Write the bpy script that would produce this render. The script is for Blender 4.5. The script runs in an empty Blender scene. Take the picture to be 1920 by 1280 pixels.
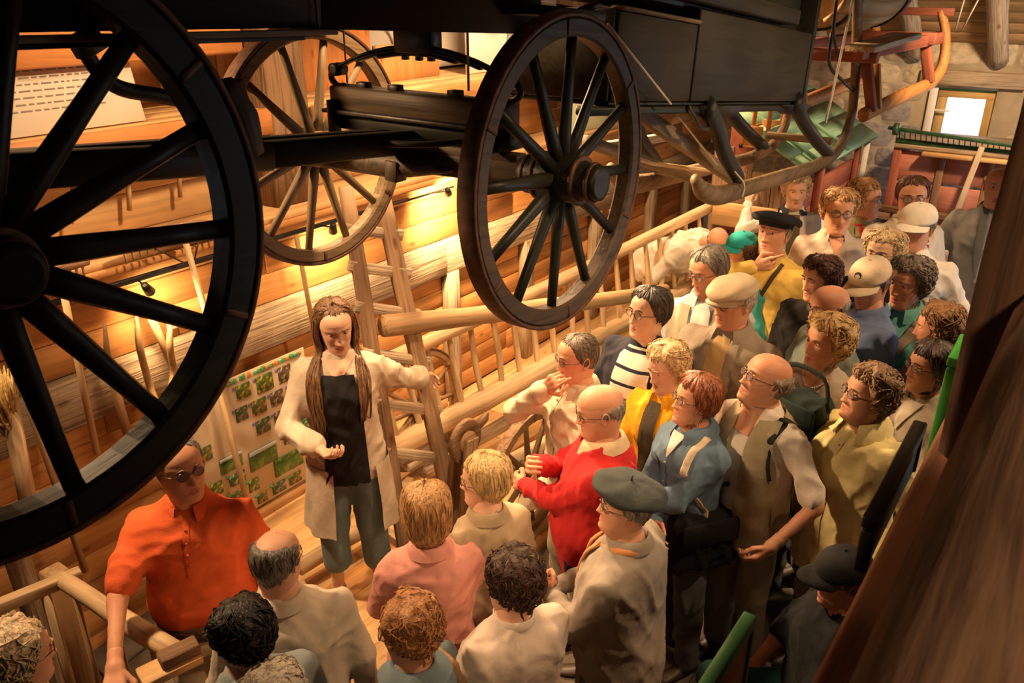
import bpy, bmesh, math, random
import numpy as np
from mathutils import Vector, Matrix, Euler
random.seed(7); RNG = np.random.default_rng(7)
S = bpy.context.scene
COL = S.collection
pi = math.pi

# ------------------------------------------------------------------ camera
CAM_H = 3.0; FPX = 1536.0
PITCH = math.atan(670 / FPX); AZ = math.radians(35.4)
cam_d = bpy.data.cameras.new('camera'); cam = bpy.data.objects.new('camera', cam_d); COL.objects.link(cam)
cam_d.sensor_width = 36; cam_d.lens = FPX / 1920 * 36; cam_d.clip_start = .05
cam.location = (0, 0, CAM_H)
cam.rotation_euler = (pi / 2 - PITCH, 0, AZ - pi / 2)
cam_d.dof.use_dof = True; cam_d.dof.focus_distance = 3.8; cam_d.dof.aperture_fstop = 8.0
S.camera = cam
# ------------------------------------------------------------------ view and world
S.view_settings.view_transform = 'Standard'; S.view_settings.look = 'None'
S.view_settings.exposure = 0.08; S.view_settings.gamma = 1; S.view_settings.use_curve_mapping = False
W = bpy.data.worlds.new('world'); S.world = W; W.use_nodes = True
W.node_tree.nodes['Background'].inputs[0].default_value = (.82, .9, 1, 1)
W.node_tree.nodes['Background'].inputs[1].default_value = 5.0
# ------------------------------------------------------------------ lamps (their housings are built further down)
WARM = (1.0, .60, .27); WARM2 = (1.0, .63, .33)
def spot(name, loc, aim, power, cone=70, blend=.6, col=WARM, size=.06):
    l = bpy.data.lights.new(name, 'SPOT'); l.energy = power; l.color = col
    l.spot_size = math.radians(cone); l.spot_blend = blend; l.shadow_soft_size = size
    o = bpy.data.objects.new(name, l); COL.objects.link(o); o.location = loc
    o.rotation_euler = (Vector(aim) - Vector(loc)).to_track_quat('-Z', 'Y').to_euler()
    return o
LAMPS = [  # location, aim, power, cone   (heads on the wall track)
    ((1.98, 3.50, 1.66), (2.25, 3.72, 1.30), 44, 130),
    ((3.14, 3.50, 1.68), (3.30, 3.72, 1.30), 52, 130),
    ((4.14, 3.46, 1.72), (4.50, 3.72, 1.42), 190, 140),
]
HIGH = [   # assumed, unseen spots high on the wall side, then under the roof, some added as fill
    ((3.3, 3.45, 3.15), (3.2, 1.2, 1.1), 720, 80),
    ((4.9, 3.45, 3.15), (4.0, .75, 1.3), 1050, 76),
    ((6.6, 3.3, 3.2), (6.0, 1.1, 1.2), 320, 85),
    ((1.0, 3.45, 3.25), (1.9, 1.9, 1.0), 380, 85),
    ((2.75, 1.95, 3.9), (2.5, 3.7, .6), 360, 95),  # added fill, washes the plank wall evenly
    ((2.7, -.5, 3.8), (1.7, 1.4, .9), 210, 58),
    ((4.4, 2.75, 3.9), (5.2, 3.7, .6), 420, 95),  # added fill for the wall further along
    ((1.0, 2.75, 4.0), (1.9, 4.2, 2.4), 95, 100),  # added fill to lift the loft
    ((4.4, -1.0, 3.9), (4.4, 1.2, 1.6), 330, 80),
    ((-.8, -1.0, 3.9), (1.5, .0, 2.1), 300, 46),  # added to brighten the handrail and post
    ((7.0, .3, 3.2), (8.5, 1.15, 1.2), 300, 95),  # added to brighten the far wall and red machine
]
for i, (l, a, p, c) in enumerate(LAMPS): spot('track_spot_light', l, a, p, c, .9)
for i, (l, a, p, c) in enumerate(HIGH): spot('added_high_spot', l, a, p, c, .7, WARM2 if i not in (0, 1) else WARM2, .10)

# added area light for daylight at an assumed door opening in the right wall
dl = bpy.data.lights.new('assumed_door_daylight', 'AREA'); dl.shape = 'RECTANGLE'; dl.size = 1.7; dl.size_y = 2.2; dl.energy = 420; dl.color = (.86, .93, 1)
dlo = bpy.data.objects.new('assumed_door_daylight', dl); COL.objects.link(dlo); dlo.location = (7.4, -3.15, 1.15); dlo.rotation_euler = (-pi / 2, 0, 0)
# ------------------------------------------------------------------ pixel helper: a ray of the photograph met with a plane of the place
_F = Vector((math.cos(AZ) * math.cos(PITCH), math.sin(AZ) * math.cos(PITCH), -math.sin(PITCH)))
_R = Vector((math.sin(AZ), -math.cos(AZ), 0)); _U = _R.cross(_F); _C = Vector((0, 0, CAM_H))
def at(x, y, X=None, Y=None, Z=None):
    r = _F + _R * ((x - 960) / FPX) + _U * ((640 - y) / FPX)
    t = X / r.x if X is not None else (Y / r.y if Y is not None else (Z - CAM_H) / r.z)
    return _C + r * t

# ------------------------------------------------------------------ objects
PM = {}
def tag(o, label=None, cat=None, group=None, kind=None):
    if label: o['label'] = label
    if cat: o['category'] = cat
    if group: o['group'] = group
    if kind: o['kind'] = kind
    return o
def thing(name, label, cat, loc=(0, 0, 0), rotz=0, group=None):
    o = bpy.data.objects.new(name, None); COL.objects.link(o); o.empty_display_size = .1
    o.location = loc; o.rotation_euler = (0, 0, rotz)
    PM[o.name] = Matrix.Translation(loc) @ Matrix.Rotation(rotz, 4, 'Z')
    return tag(o, label, cat, group)
def link(o, parent=None, M=None):
    """M = matrix in the world; parent gets a local matrix"""
    M = M or Matrix.Identity(4)
    COL.objects.link(o); PM[o.name] = M.copy()
    if parent is not None:
        o.parent = parent; o.matrix_basis = PM[parent.name].inverted() @ M
    else: o.matrix_basis = M
    return o
def mesh_np(name, V, F, smooth=True):
    """V (n,3); F list of index tuples, or an int array (m,4) / (m,3)"""
    me = bpy.data.meshes.new(name); V = np.asarray(V, dtype=np.float32)
    if isinstance(F, np.ndarray): flat = F.ravel(); tot = np.full(len(F), F.shape[1]); 
    else:
        tot = np.array([len(f) for f in F]); flat = np.array([i for f in F for i in f])
    st = np.concatenate([[0], np.cumsum(tot)[:-1]])
    me.vertices.add(len(V)); me.vertices.foreach_set('co', V.ravel())
    me.loops.add(len(flat)); me.loops.foreach_set('vertex_index', flat.astype(np.int32))
    me.polygons.add(len(tot)); me.polygons.foreach_set('loop_start', st.astype(np.int32)); me.polygons.foreach_set('loop_total', tot.astype(np.int32))
    if smooth: me.polygons.foreach_set('use_smooth', np.ones(len(tot), dtype=bool))
    me.update(calc_edges=True); me.validate()
    return me
class MB:
    """collects verts and faces (with a material slot each)"""
    def __init__(s): s.V = []; s.F = []; s.m = []; s.n = 0
    def add(s, V, F, mi=0, M=None):
        V = np.asarray(V, dtype=float)
        if M is not None:
            A = np.array(M); V = V @ A[:3, :3].T + A[:3, 3]
        s.V.append(V)
        if isinstance(F, np.ndarray): F = F.tolist()
        s.F += [tuple(i + s.n for i in f) for f in F]; s.m += [mi] * len(F); s.n += len(V)
        return s
    def build(s, name, mats, parent=None, M=None, smooth=True):
        me = mesh_np(name, np.concatenate(s.V), s.F, smooth)
        if not isinstance(mats, (list, tuple)): mats = [mats]
        for m in mats: me.materials.append(m)
        if len(mats) > 1: me.polygons.foreach_set('material_index', np.array(s.m, dtype=np.int32))
        return link(bpy.data.objects.new(name, me), parent, M)
def box(sx, sy, sz, c=None, o=(0, 0, 0)):
    """chamfered box centred on o"""
    if c is None: c = min(sx, sy, sz) * .08
    x, y, z = sx / 2, sy / 2, sz / 2; V = []; 
    for i in (-1, 1):
        for j in (-1, 1):
            for k in (-1, 1):
                V += [(i * (x - c), j * (y - c), k * z), (i * (x - c), j * y, k * (z - c)), (i * x, j * (y - c), k * (z - c))]
    def v(i, j, k, a): return (((i > 0) * 4 + (j > 0) * 2 + (k > 0)) * 3) + a
    F = []
    for k in (-1, 1):
        f = [v(-1, -1, k, 0), v(1, -1, k, 0), v(1, 1, k, 0), v(-1, 1, k, 0)]; F.append(f if k > 0 else f[::-1])
        f = [v(-1, k, -1, 1), v(-1, k, 1, 1), v(1, k, 1, 1), v(1, k, -1, 1)]; F.append(f if k > 0 else f[::-1])
        f = [v(k, -1, -1, 2), v(k, 1, -1, 2), v(k, 1, 1, 2), v(k, -1, 1, 2)]; F.append(f if k > 0 else f[::-1])
    for a in (-1, 1):
        for b in (-1, 1):
            F.append([v(-1, a, b, 0), v(1, a, b, 0), v(1, a, b, 1), v(-1, a, b, 1)])
            F.append([v(a, -1, b, 0), v(a, 1, b, 0), v(a, 1, b, 2), v(a, -1, b, 2)])
            F.append([v(a, b, -1, 1), v(a, b, 1, 1), v(a, b, 1, 2), v(a, b, -1, 2)])
            for k in (-1, 1): F.append([v(a, b, k, 0), v(a, b, k, 1), v(a, b, k, 2)])
    V = np.array(V) + np.array(o)
    cen = np.array(o)
    F2 = []
    for f in F:
        p = V[f]; n = np.cross(p[1] - p[0], p[2] - p[0])
        F2.append(tuple(f) if n @ (p.mean(0) - cen) > 0 else tuple(f[::-1]))
    return V, F2
def frame(p0, p1, up=(0, 0, 1)):
    """matrix at p0 whose x axis runs to p1"""
    p0, p1 = Vector(p0), Vector(p1); x = (p1 - p0); L = x.length; x.normalize()
    u = Vector(up)
    if abs(x.dot(u)) > .98: u = Vector((1, 0, 0)) if abs(x.x) < .9 else Vector((0, 1, 0))
    y = u.cross(x).normalized(); z = x.cross(y)
    M = Matrix.Identity(4)
    for i in range(3): M[i][0] = x[i]; M[i][1] = y[i]; M[i][2] = z[i]; M[i][3] = p0[i]
    return M, L
def beam(name, p0, p1, w, h, mat, parent=None, up=(0, 0, 1), c=None, wob=0):
    """squared timber from p0 to p1, w wide and h high"""
    M, L = frame(p0, p1, up)
    if wob:
        n = max(3, int(L / .25)); V = []; F = []
        for i in range(n + 1):
            q = i / n; ow, oh = RNG.normal(0, wob, 2); e = c or min(w, h) * .12
            ww, hh = w / 2 * (1 + RNG.normal(0, .02)), h / 2 * (1 + RNG.normal(0, .02))
            for (a, b) in ((-ww + e, -hh), (ww - e, -hh), (ww, -hh + e), (ww, hh - e), (ww - e, hh), (-ww + e, hh), (-ww, hh - e), (-ww, -hh + e)): V.append((q * L, a + ow, b + oh))
        for i in range(n):
            for k in range(8): F.append((i * 8 + k, i * 8 + (k + 1) % 8, i * 8 + 8 + (k + 1) % 8, i * 8 + 8 + k)[::-1])
        F.append(tuple(range(8))); F.append(tuple(range(n * 8, n * 8 + 8))[::-1])
        F = [f[::-1] for f in F]
        return MB().add(V, F).build(name, mat, parent, M, smooth=False)
    V, F = box(L, w, h, c, (L / 2, 0, 0))
    return MB().add(V, F).build(name, mat, parent, M, smooth=False)
def smooth_path(pts, n=6):
    """Catmull-Rom through pts"""
    P = [Vector(p) for p in pts]
    if len(P) < 3: return P
    P = [P[0] * 2 - P[1]] + P + [P[-1] * 2 - P[-2]]; out = []
    for i in range(1, len(P) - 2):
        for k in range(n):
            t = k / n; a, b, c, d = P[i - 1:i + 3]
            out.append(.5 * ((2 * b) + (c - a) * t + (2 * a - 5 * b + 4 * c - d) * t * t + (3 * b - a - 3 * c + d) * t ** 3))
    out.append(P[-2]); return out
def tube_geo(pts, r, n=8, flat=1.0, up=None, cap=True):
    """tube along pts; r a number or one per point; flat squeezes the second axis"""
    P = [Vector(p) for p in pts]; m = len(P)
    rr = [r] * m if np.isscalar(r) else (list(r) if len(r) == m else list(np.interp(np.linspace(0, 1, m), np.linspace(0, 1, len(r)), r)))
    T = [(P[min(i + 1, m - 1)] - P[max(i - 1, 0)]).normalized() for i in range(m)]
    u = Vector(up) if up else (Vector((0, 0, 1)) if abs(T[0].z) < .9 else Vector((1, 0, 0)))
    V = []; F = []
    for i in range(m):
        u = (u - T[i] * u.dot(T[i])).normalized(); w = T[i].cross(u)
        for k in range(n):
            a = 2 * pi * k / n; V.append(P[i] + (u * math.cos(a) + w * math.sin(a) * flat) * rr[i])
    for i in range(m - 1):
        for k in range(n): F.append((i * n + k, i * n + (k + 1) % n, i * n + n + (k + 1) % n, i * n + n + k))
    if cap: F.append(tuple(range(n))[::-1]); F.append(tuple(range((m - 1) * n, m * n)))
    return [tuple(v) for v in V], F
def tube(name, pts, r, mat, parent=None, n=8, flat=1.0, curve=0, up=None):
    if curve: pts = smooth_path(pts, curve)
    p0 = Vector(pts[0]); M, L = frame(p0, pts[-1]) if (Vector(pts[-1]) - p0).length > 1e-4 else (Matrix.Translation(p0), 0)
    Mi = M.inverted(); V, F = tube_geo(pts, r, n, flat, up)
    V = [Mi @ Vector(v) for v in V]
    return MB().add([tuple(v) for v in V], F).build(name, mat, parent, M)
def log(name, p0, p1, r0, r1, mat, parent=None, bend=.01, n=12):
    """peeled trunk with an uneven skin"""
    p0, p1 = Vector(p0), Vector(p1); m = max(6, int((p1 - p0).length / .12)); pts = []; rr = []
    ph = random.random() * 6; d = (p1 - p0).normalized(); s = d.orthogonal().normalized(); s2 = d.cross(s)
    for i in range(m + 1):
        t = i / m; pts.append(p0.lerp(p1, t) + s * bend * math.sin(ph + t * 5) + s2 * bend * math.sin(ph * 2 + t * 7.3)); rr.append((r0 + (r1 - r0) * t) * (1 + random.gauss(0, .025)))
    return tube(name, pts, rr, mat, parent, n)
def lathe_geo(prof, n=20, axis='x'):
    """prof [(along, radius)]"""
    V = []; F = []; m = len(prof)
    for (a, r) in prof:
        for k in range(n):
            t = 2 * pi * k / n; V.append((a, r * math.cos(t), r * math.sin(t)))
    for i in range(m - 1):
        for k in range(n): F.append((i * n + k, i * n + (k + 1) % n, i * n + n + (k + 1) % n, i * n + n + k))
    F.append(tuple(range(n))[::-1]); F.append(tuple(range((m - 1) * n, m * n)))
    if axis == 'y': V = [(v[1], v[0], v[2]) for v in V]; F = [f[::-1] for f in F]
    if axis == 'z': V = [(v[1], v[2], v[0]) for v in V]
    return V, F
def ring_geo(ri, ro, w, n=48, a0=0, a1=2 * pi, c=.004):
    """square-section ring about the y axis"""
    full = abs(a1 - a0 - 2 * pi) < 1e-6; m = n if full else n + 1; V = []; F = []
    sec = [(ri, -w / 2 + c), (ri + c, -w / 2), (ro - c, -w / 2), (ro, -w / 2 + c), (ro, w / 2 - c), (ro - c, w / 2), (ri + c, w / 2), (ri, w / 2 - c)]
    for i in range(m):
        a = a0 + (a1 - a0) * i / n
        for (r, y) in sec: V.append((r * math.cos(a), y, r * math.sin(a)))
    for i in range(n):
        j = (i + 1) % m
        for k in range(8): F.append((i * 8 + k, i * 8 + (k + 1) % 8, j * 8 + (k + 1) % 8, j * 8 + k))
    if not full: F.append(tuple(range(8))[::-1]); F.append(tuple(range(n * 8, n * 8 + 8)))
    return V, F

# ------------------------------------------------------------------ materials
def nodes(name):
    m = bpy.data.materials.new(name); m.use_nodes = True; nt = m.node_tree
    return m, nt, nt.nodes['Principled BSDF'], nt.nodes.new, nt.links.new
def ramp(nt, stops):
    r = nt.nodes.new('ShaderNodeValToRGB'); e = r.color_ramp.elements
    while len(e) > 1: e.remove(e[-1])
    e[0].position, e[0].color = stops[0][0], (*stops[0][1], 1)
    for p, c in stops[1:]:
        q = e.new(p); q.color = (*c, 1)
    return r
def sc(c, k): return tuple(min(1, v * k) for v in c)
def wood(name, c, rough=.65, grain=1.0, dark=.62, var=.22, bump=.25, knots=True, weather=0.0, spec=.3):
    """grain runs along the local x axis; each piece gets its own tone"""
    m, nt, b, N, L = nodes(name)
    tc = N('ShaderNodeTexCoord'); oi = N('ShaderNodeObjectInfo')
    ad = N('ShaderNodeVectorMath'); ad.operation = 'ADD'; L(tc.outputs['Object'], ad.inputs[0])
    ml = N('ShaderNodeMath'); ml.operation = 'MULTIPLY'; ml.inputs[1].default_value = 37; L(oi.outputs['Random'], ml.inputs[0])
    cb = N('ShaderNodeCombineXYZ'); L(ml.outputs[0], cb.inputs[0]); L(ml.outputs[0], cb.inputs[1]); L(ml.outputs[0], cb.inputs[2]); L(cb.outputs[0], ad.inputs[1])
    mp = N('ShaderNodeMapping'); mp.inputs['Scale'].default_value = (1.6, 26 * grain, 26 * grain); L(ad.outputs[0], mp.inputs[0])
    n1 = N('ShaderNodeTexNoise'); n1.inputs['Scale'].default_value = 1.4; n1.inputs['Detail'].default_value = 6; n1.inputs['Distortion'].default_value = .6; L(mp.outputs[0], n1.inputs[0])
    mp2 = N('ShaderNodeMapping'); mp2.inputs['Scale'].default_value = (2.2, 4.5, 4.5); L(ad.outputs[0], mp2.inputs[0])
    n2 = N('ShaderNodeTexNoise'); n2.inputs['Scale'].default_value = 1.0; n2.inputs['Detail'].default_value = 3; L(mp2.outputs[0], n2.inputs[0])
    r1 = ramp(nt, [(.28, sc(c, dark)), (.5, sc(c, .95)), (.72, sc(c, 1.12))]); L(n1.outputs[0], r1.inputs[0])
    mx = N('ShaderNodeMixRGB'); mx.blend_type = 'MULTIPLY'; mx.inputs[0].default_value = .75
    r2 = ramp(nt, [(.3, (.62, .58, .55)), (.62, (1.05, 1.02, 1.0))]); L(n2.outputs[0], r2.inputs[0])
    L(r1.outputs[0], mx.inputs[1]); L(r2.outputs[0], mx.inputs[2]); out = mx.outputs[0]
    if knots:
        vo = N('ShaderNodeTexVoronoi'); vo.inputs['Scale'].default_value = 1.0
        mp3 = N('ShaderNodeMapping'); mp3.inputs['Scale'].default_value = (3.2, 7.5, 7.5); L(ad.outputs[0], mp3.inputs[0]); L(mp3.outputs[0], vo.inputs[0])
        rk = ramp(nt, [(.05, (.32, .2, .12)), (.1, (.7, .55, .42)), (.15, (1, 1, 1))]); L(vo.outputs[0], rk.inputs[0])
        mk = N('ShaderNodeMixRGB'); mk.blend_type = 'MULTIPLY'; mk.inputs[0].default_value = .8; L(out, mk.inputs[1]); L(rk.outputs[0], mk.inputs[2]); out = mk.outputs[0]
    hv = N('ShaderNodeHueSaturation'); L(out, hv.inputs['Color'])
    mr = N('ShaderNodeMapRange'); mr.inputs[3].default_value = 1 - var; mr.inputs[4].default_value = 1 + var; L(oi.outputs['Random'], mr.inputs[0]); L(mr.outputs[0], hv.inputs['Value'])
    L(hv.outputs[0], b.inputs['Base Color']); b.inputs['Roughness'].default_value = rough; b.inputs['Specular IOR Level'].default_value = spec
    bp = N('ShaderNodeBump'); bp.inputs['Strength'].default_value = bump; bp.inputs['Distance'].default_value = .008 if not weather else .02; L(n1.outputs[0], bp.inputs['Height']); L(bp.outputs[0], b.inputs['Normal'])
    return m
def plain(name, c, rough=.6, metal=0.0, noise=.25, scale=12, bump=.1, spec=.4):
    m, nt, b, N, L = nodes(name)
    tc = N('ShaderNodeTexCoord'); n = N('ShaderNodeTexNoise'); n.inputs['Scale'].default_value = scale; n.inputs['Detail'].default_value = 5; L(tc.outputs['Object'], n.inputs[0])
    r = ramp(nt, [(.3, sc(c, 1 - noise)), (.7, sc(c, 1 + noise))]); L(n.outputs[0], r.inputs[0]); L(r.outputs[0], b.inputs['Base Color'])
    b.inputs['Roughness'].default_value = rough; b.inputs['Metallic'].default_value = metal; b.inputs['Specular IOR Level'].default_value = spec
    if bump:
        bp = N('ShaderNodeBump'); bp.inputs['Strength'].default_value = bump; bp.inputs['Distance'].default_value = .01; L(n.outputs[0], bp.inputs['Height']); L(bp.outputs[0], b.inputs['Normal'])
    return m
def glow(name, c, s):
    m, nt, b, N, L = nodes(name); b.inputs['Emission Color'].default_value = (*c, 1); b.inputs['Emission Strength'].default_value = s; b.inputs['Base Color'].default_value = (*c, 1)
    return m
def stone_mat(name, c):
    m, nt, b, N, L = nodes(name); tc = N('ShaderNodeTexCoord'); oi = N('ShaderNodeObjectInfo')
    n = N('ShaderNodeTexNoise'); n.inputs['Scale'].default_value = 5; n.inputs['Detail'].default_value = 8; L(tc.outputs['Object'], n.inputs[0])
    r = ramp(nt, [(.3, sc(c, .62)), (.5, c), (.72, sc(c, 1.22))]); L(n.outputs[0], r.inputs[0])
    hv = N('ShaderNodeHueSaturation'); mr = N('ShaderNodeMapRange'); mr.inputs[3].default_value = .8; mr.inputs[4].default_value = 1.18
    L(oi.outputs['Random'], mr.inputs[0]); L(mr.outputs[0], hv.inputs['Value']); L(r.outputs[0], hv.inputs['Color']); L(hv.outputs[0], b.inputs['Base Color'])
    b.inputs['Roughness'].default_value = .95; b.inputs['Specular IOR Level'].default_value = .15
    bp = N('ShaderNodeBump'); bp.inputs['Strength'].default_value = .6; bp.inputs['Distance'].default_value = .02; L(n.outputs[0], bp.inputs['Height']); L(bp.outputs[0], b.inputs['Normal'])
    return m
PINE = wood('pine boards', (.62, .315, .115), .55, 1, .68, .16, .15)
PINE_L = wood('pale pine', (.72, .46, .215), .55, 1, .75, .10, .12)
PINE_O = wood('orange varnished pine', (.62, .27, .09), .45, 1, .7, .15, .1)
OLD = wood('weathered grey timber', (.52, .42, .30), .85, 1.6, .45, .12, .7, True, 1)
OLD_D = wood('old brown timber', (.28, .175, .10), .8, 1.4, .45, .15, .6, True, 1)
PEEL = wood('peeled pole wood', (.66, .48, .28), .6, 1.1, .6, .12, .3, False)
PEEL_D = wood('darker handled wood', (.42, .27, .14), .55, 1.1, .55, .15, .3, False)
ROOFW = wood('roof boards', (.50, .33, .17), .75, 1.2, .6, .16, .3)
BALC = wood('dark railing timber', (.170, .105, .070), .85, .7, .18, .05, .8)
BALC_R = wood('reddish railing board', (.46, .22, .12), .7, .8, .55, .05, .3)
POSTD = wood('dark brown post', (.115, .062, .035), .8, 1.2, .5, .05, .5)
DARK = wood('black green carriage paint', (.020, .021, .015), .45, 1.0, .55, .12, .25, False, 0, .22)
DARK2 = wood('worn dark wheel paint', (.088, .058, .032), .55, 1.0, .32, .12, .35, False, 0, .3)
IRON = plain('black iron', (.045, .038, .032), .45, .6, .4, 20, .2)
RUST = plain('rusty tyre iron', (.12, .060, .034), .6, .5, .45, 25, .3)
SLEIGH = wood('dark sleigh panel paint', (.032, .029, .019), .6, .8, .6, .05, .2, False, 0, .2)
RUNNER = wood('worn brown runner wood', (.21, .145, .075), .6, 1.2, .45, .1, .4, False)
REDW = wood('red painted wood', (.34, .11, .065), .65, 1.2, .6, .14, .3, False)
REDM = wood('faded red machine boards', (.62, .27, .21), .7, 1.0, .7, .10, .2, False)
GREENP = wood('pale green paint', (.28, .52, .33), .6, 1.0, .8, .08, .1, False)
GREEND = plain('dark green iron', (.035, .10, .045), .5, .3, .4, 18)
STONE = stone_mat('plastered stone', (.58, .50, .37)); MORT = stone_mat('lime mortar', (.52, .45, .34)); STONE_C = stone_mat('grey stone', (.30, .29, .29))
FLOORD = stone_mat('dark stone floor', (.16, .13, .10))
WHITEB = plain('white board', (.78, .74, .68), .6, 0, .04, 4, 0)
PAPER = plain('printed paper', (.60, .53, .45), .7, 0, .05, 6, 0)
INK = plain('print ink', (.22, .19, .16), .8, 0, .1, 6, 0)
BLACK = plain('black metal', (.02, .02, .02), .4, .2, .2, 10, 0)
ROPE = plain('light cord', (.62, .54, .42), .9, 0, .2, 60, .2)
CABLE = plain('steel cable', (.20, .18, .15), .4, .7, .2, 60, 0)
LAMPG = glow('lit lamp glass', (1, .86, .62), 60)
EDGE_LIT = plain('painted daylit green edge', (.10, .62, .10), .5, 0, .1, 5, 0)  # daylight on a board edge, put into its colour
GREENF = plain('green frame', (.07, .25, .09), .5, 0, .15, 8, 0)
STRAW = plain('straw', (.58, .42, .18), .9, 0, .4, 60, .4)
# ================================================================== the setting
XF = 9.3          # far stone wall
def slab(name, lo, hi, mat, parent=None, kind='structure', c=.004):
    lo, hi = Vector(lo), Vector(hi); d = hi - lo
    V, F = box(d.x, d.y, d.z, c)
    o = MB().add(V, F).build(name, mat, parent, Matrix.Translation((lo + hi) / 2), smooth=False)
    if parent is None: o['kind'] = kind
    return o
def gz(x): return -.27 + .27 * min(1, max(0, (x - 1.3) / 2.6))
V = []; xs = [-2.5, 1.3, 3.9, XF + .3]
for x in xs: V += [(x, -3.2, gz(x) - .036), (x, 4.7, gz(x) - .036), (x, -3.2, -.6), (x, 4.7, -.6)]
F = []
for i in range(3): a = i * 4; F += [(a, a + 4, a + 5, a + 1), (a + 2, a + 3, a + 7, a + 6), (a, a + 2, a + 6, a + 4), (a + 1, a + 5, a + 7, a + 3)]
floor = MB().add(V, F + [(0, 1, 3, 2), (12, 14, 15, 13)]).build('floor', FLOORD, smooth=False); floor['kind'] = 'structure'
def board(name, lo, hi, mat, parent, axis='x', c=.004):
    """board whose grain runs along the given axis"""
    lo, hi = Vector(lo), Vector(hi); m = (lo + hi) / 2; d = hi - lo
    if axis == 'x': return beam(name, (lo.x, m.y, m.z), (hi.x, m.y, m.z), d.y, d.z, mat, parent, c=c)
    if axis == 'y': return beam(name, (m.x, lo.y, m.z), (m.x, hi.y, m.z), d.x, d.z, mat, parent, c=c)
    return beam(name, (m.x, m.y, lo.z), (m.x, m.y, hi.z), d.y, d.x, mat, parent, c=c)
def boards_row(par, x0, x1, ylo, yhi, zlo, zhi, mat, lens=(1.6, 3.4), name='plank', gap=.004, jit=.006):
    x = x0
    while x < x1 - .2:
        e = min(x1, x + random.uniform(*lens)); j = random.uniform(-jit, jit)
        board(name, (x + gap / 2, ylo + j, zlo + gap / 2), (e - gap / 2, yhi + j, zhi - gap / 2), mat, par); x = e
# plank floor by the wall, flagstones where the visitors stand
y = 2.2
while y < 3.74:
    h = random.uniform(.15, .21); boards_row(floor, 1.9, XF, y, min(3.75, y + h), -.03, 0, PINE_L if random.random() < .7 else PINE, (1.8, 3.6), 'floor_plank', .006, .0); y += h
board('platform_edge', (1.9, 2.16, -.24), (4.2, 2.2, -.002), PINE, floor); board('platform_edge', (1.86, 2.16, -.28), (1.9, 3.75, -.002), PINE, floor, 'y'); slab('platform_core', (1.9, 2.2, -.3), (XF, 3.8, -.031), OLD_D, floor)
y = -.6
while y < 3.7:
    h = random.uniform(.34, .5); x = random.uniform(-.2, .2); lim = 5.6 if y + h < 2.2 else 1.86
    if y < 2.2 < y + h: h = 2.16 - y
    if h < .1: y += h + .04; continue
    while x < lim - .1:
        w = min(random.uniform(.4, .75), lim - x); V, F = box(w - .02, h - .02, .035, .008); a, b_ = gz(x), gz(x + w)
        MB().add(V, F).build('flagstone', FLOORD, floor, Matrix.Translation((x + w / 2, y + h / 2, (a + b_) / 2 - .0175)) @ Matrix.Rotation(-math.atan2(b_ - a, w), 4, 'Y'), False); x += w
    y += h
# left wall: boards, the weathered beam, boards again, ledge, loft behind
wl = slab('wall_left', (-2.5, 3.80, -.5), (XF, 3.86, 1.80), OLD_D)
for z in (-.34, -.17): boards_row(wl, -.6, 1.9, 3.75, 3.80, z, z + .17, PINE)
z = 0.0
for h in (.15, .16, .17, .15, .16, .13, .13): boards_row(wl, -.6, XF, 3.75, 3.80, z, z + h, PINE); z += h
boards_row(wl, .3, XF, 3.68, 3.80, 1.05, 1.30, OLD, (2.6, 4.2), 'beam', .006, .01)
z = 1.30
for h in (.17, .16, .17): boards_row(wl, .3, XF, 3.745, 3.80, z, z + h, PINE if z < 1.5 else PINE_L); z += h
board('ledge', (.3, 3.60, 1.80), (XF, 4.0, 1.835), PINE_L, wl)
board('ledge_lath', (.3, 3.58, 1.765), (XF, 3.63, 1.80), PINE, wl)
for x in (4.42, 5.42, 6.55, 7.72, 8.6): beam('stud', (x, 3.70, 0), (x + random.uniform(-.02, .02), 3.70, 1.06), .09, .12, OLD, wl, wob=.003)
board('baseboard', (1.9, 3.66, 0), (4.3, 3.74, .07), PINE_L, wl)
# loft: panel set back above the ledge, fascia, shelf floor, rear wall of upright boards
wu = slab('wall_upper', (-2.5, 4.62, 1.80), (XF, 4.7, 4.3), OLD_D)
for (z0, z1) in ((1.835, 2.03), (2.03, 2.25)): boards_row(wu, -.4, 2.95, 3.97, 4.0, z0, z1, PINE_L, (3.4, 3.6), 'panel', .004, .0)
for (z0, z1) in ((1.835, 2.0), (2.0, 2.16), (2.16, 2.30)): boards_row(wu, 3.3, XF, 3.97, 4.0, z0, z1, PINE_L if z0 < 1.9 else PINE, (1.4, 2.6), 'panel', .004, .004)
board('shelf_fascia', (-.6, 3.70, 2.25), (2.96, 3.75, 2.385), PINE_O, wu)
board('shelf_fascia', (3.28, 3.72, 2.24), (XF, 3.77, 2.36), PINE, wu)
for k in range(5): board('shelf_board', (-.6, 3.75 + k * .174, 2.35), (XF, 3.92 + k * .174, 2.38), PINE_L, wu)
x = -.4
while x < 7.6:
    w = random.uniform(.16, .24); board('upright_board', (x, 4.58, 2.38), (x + w - .005, 4.62, 3.9), random.choice([PINE, PINE_O, PINE_O, PINE_L]), wu, 'z'); x += w
beam('cross_beam', (-.6, 3.93, 2.76), (2.95, 3.93, 2.76), .16, .20, PINE_O, wu)
po = beam('post', (3.10, 3.84, 1.84), (3.12, 3.84, 4.2), .26, .30, OLD_D, wu, wob=.004)
for (a, b, h0, h1, m) in ((3.55, 4.15, 2.38, 2.78, PINE_O), (4.2, 4.85, 2.38, 2.62, PINE), (3.35, 3.5, 2.38, 2.95, PINE_O)):
    board('loft_box_panel', (a, 4.1, h0), (b, 4.14, h1), m, wu, 'z')
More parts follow.
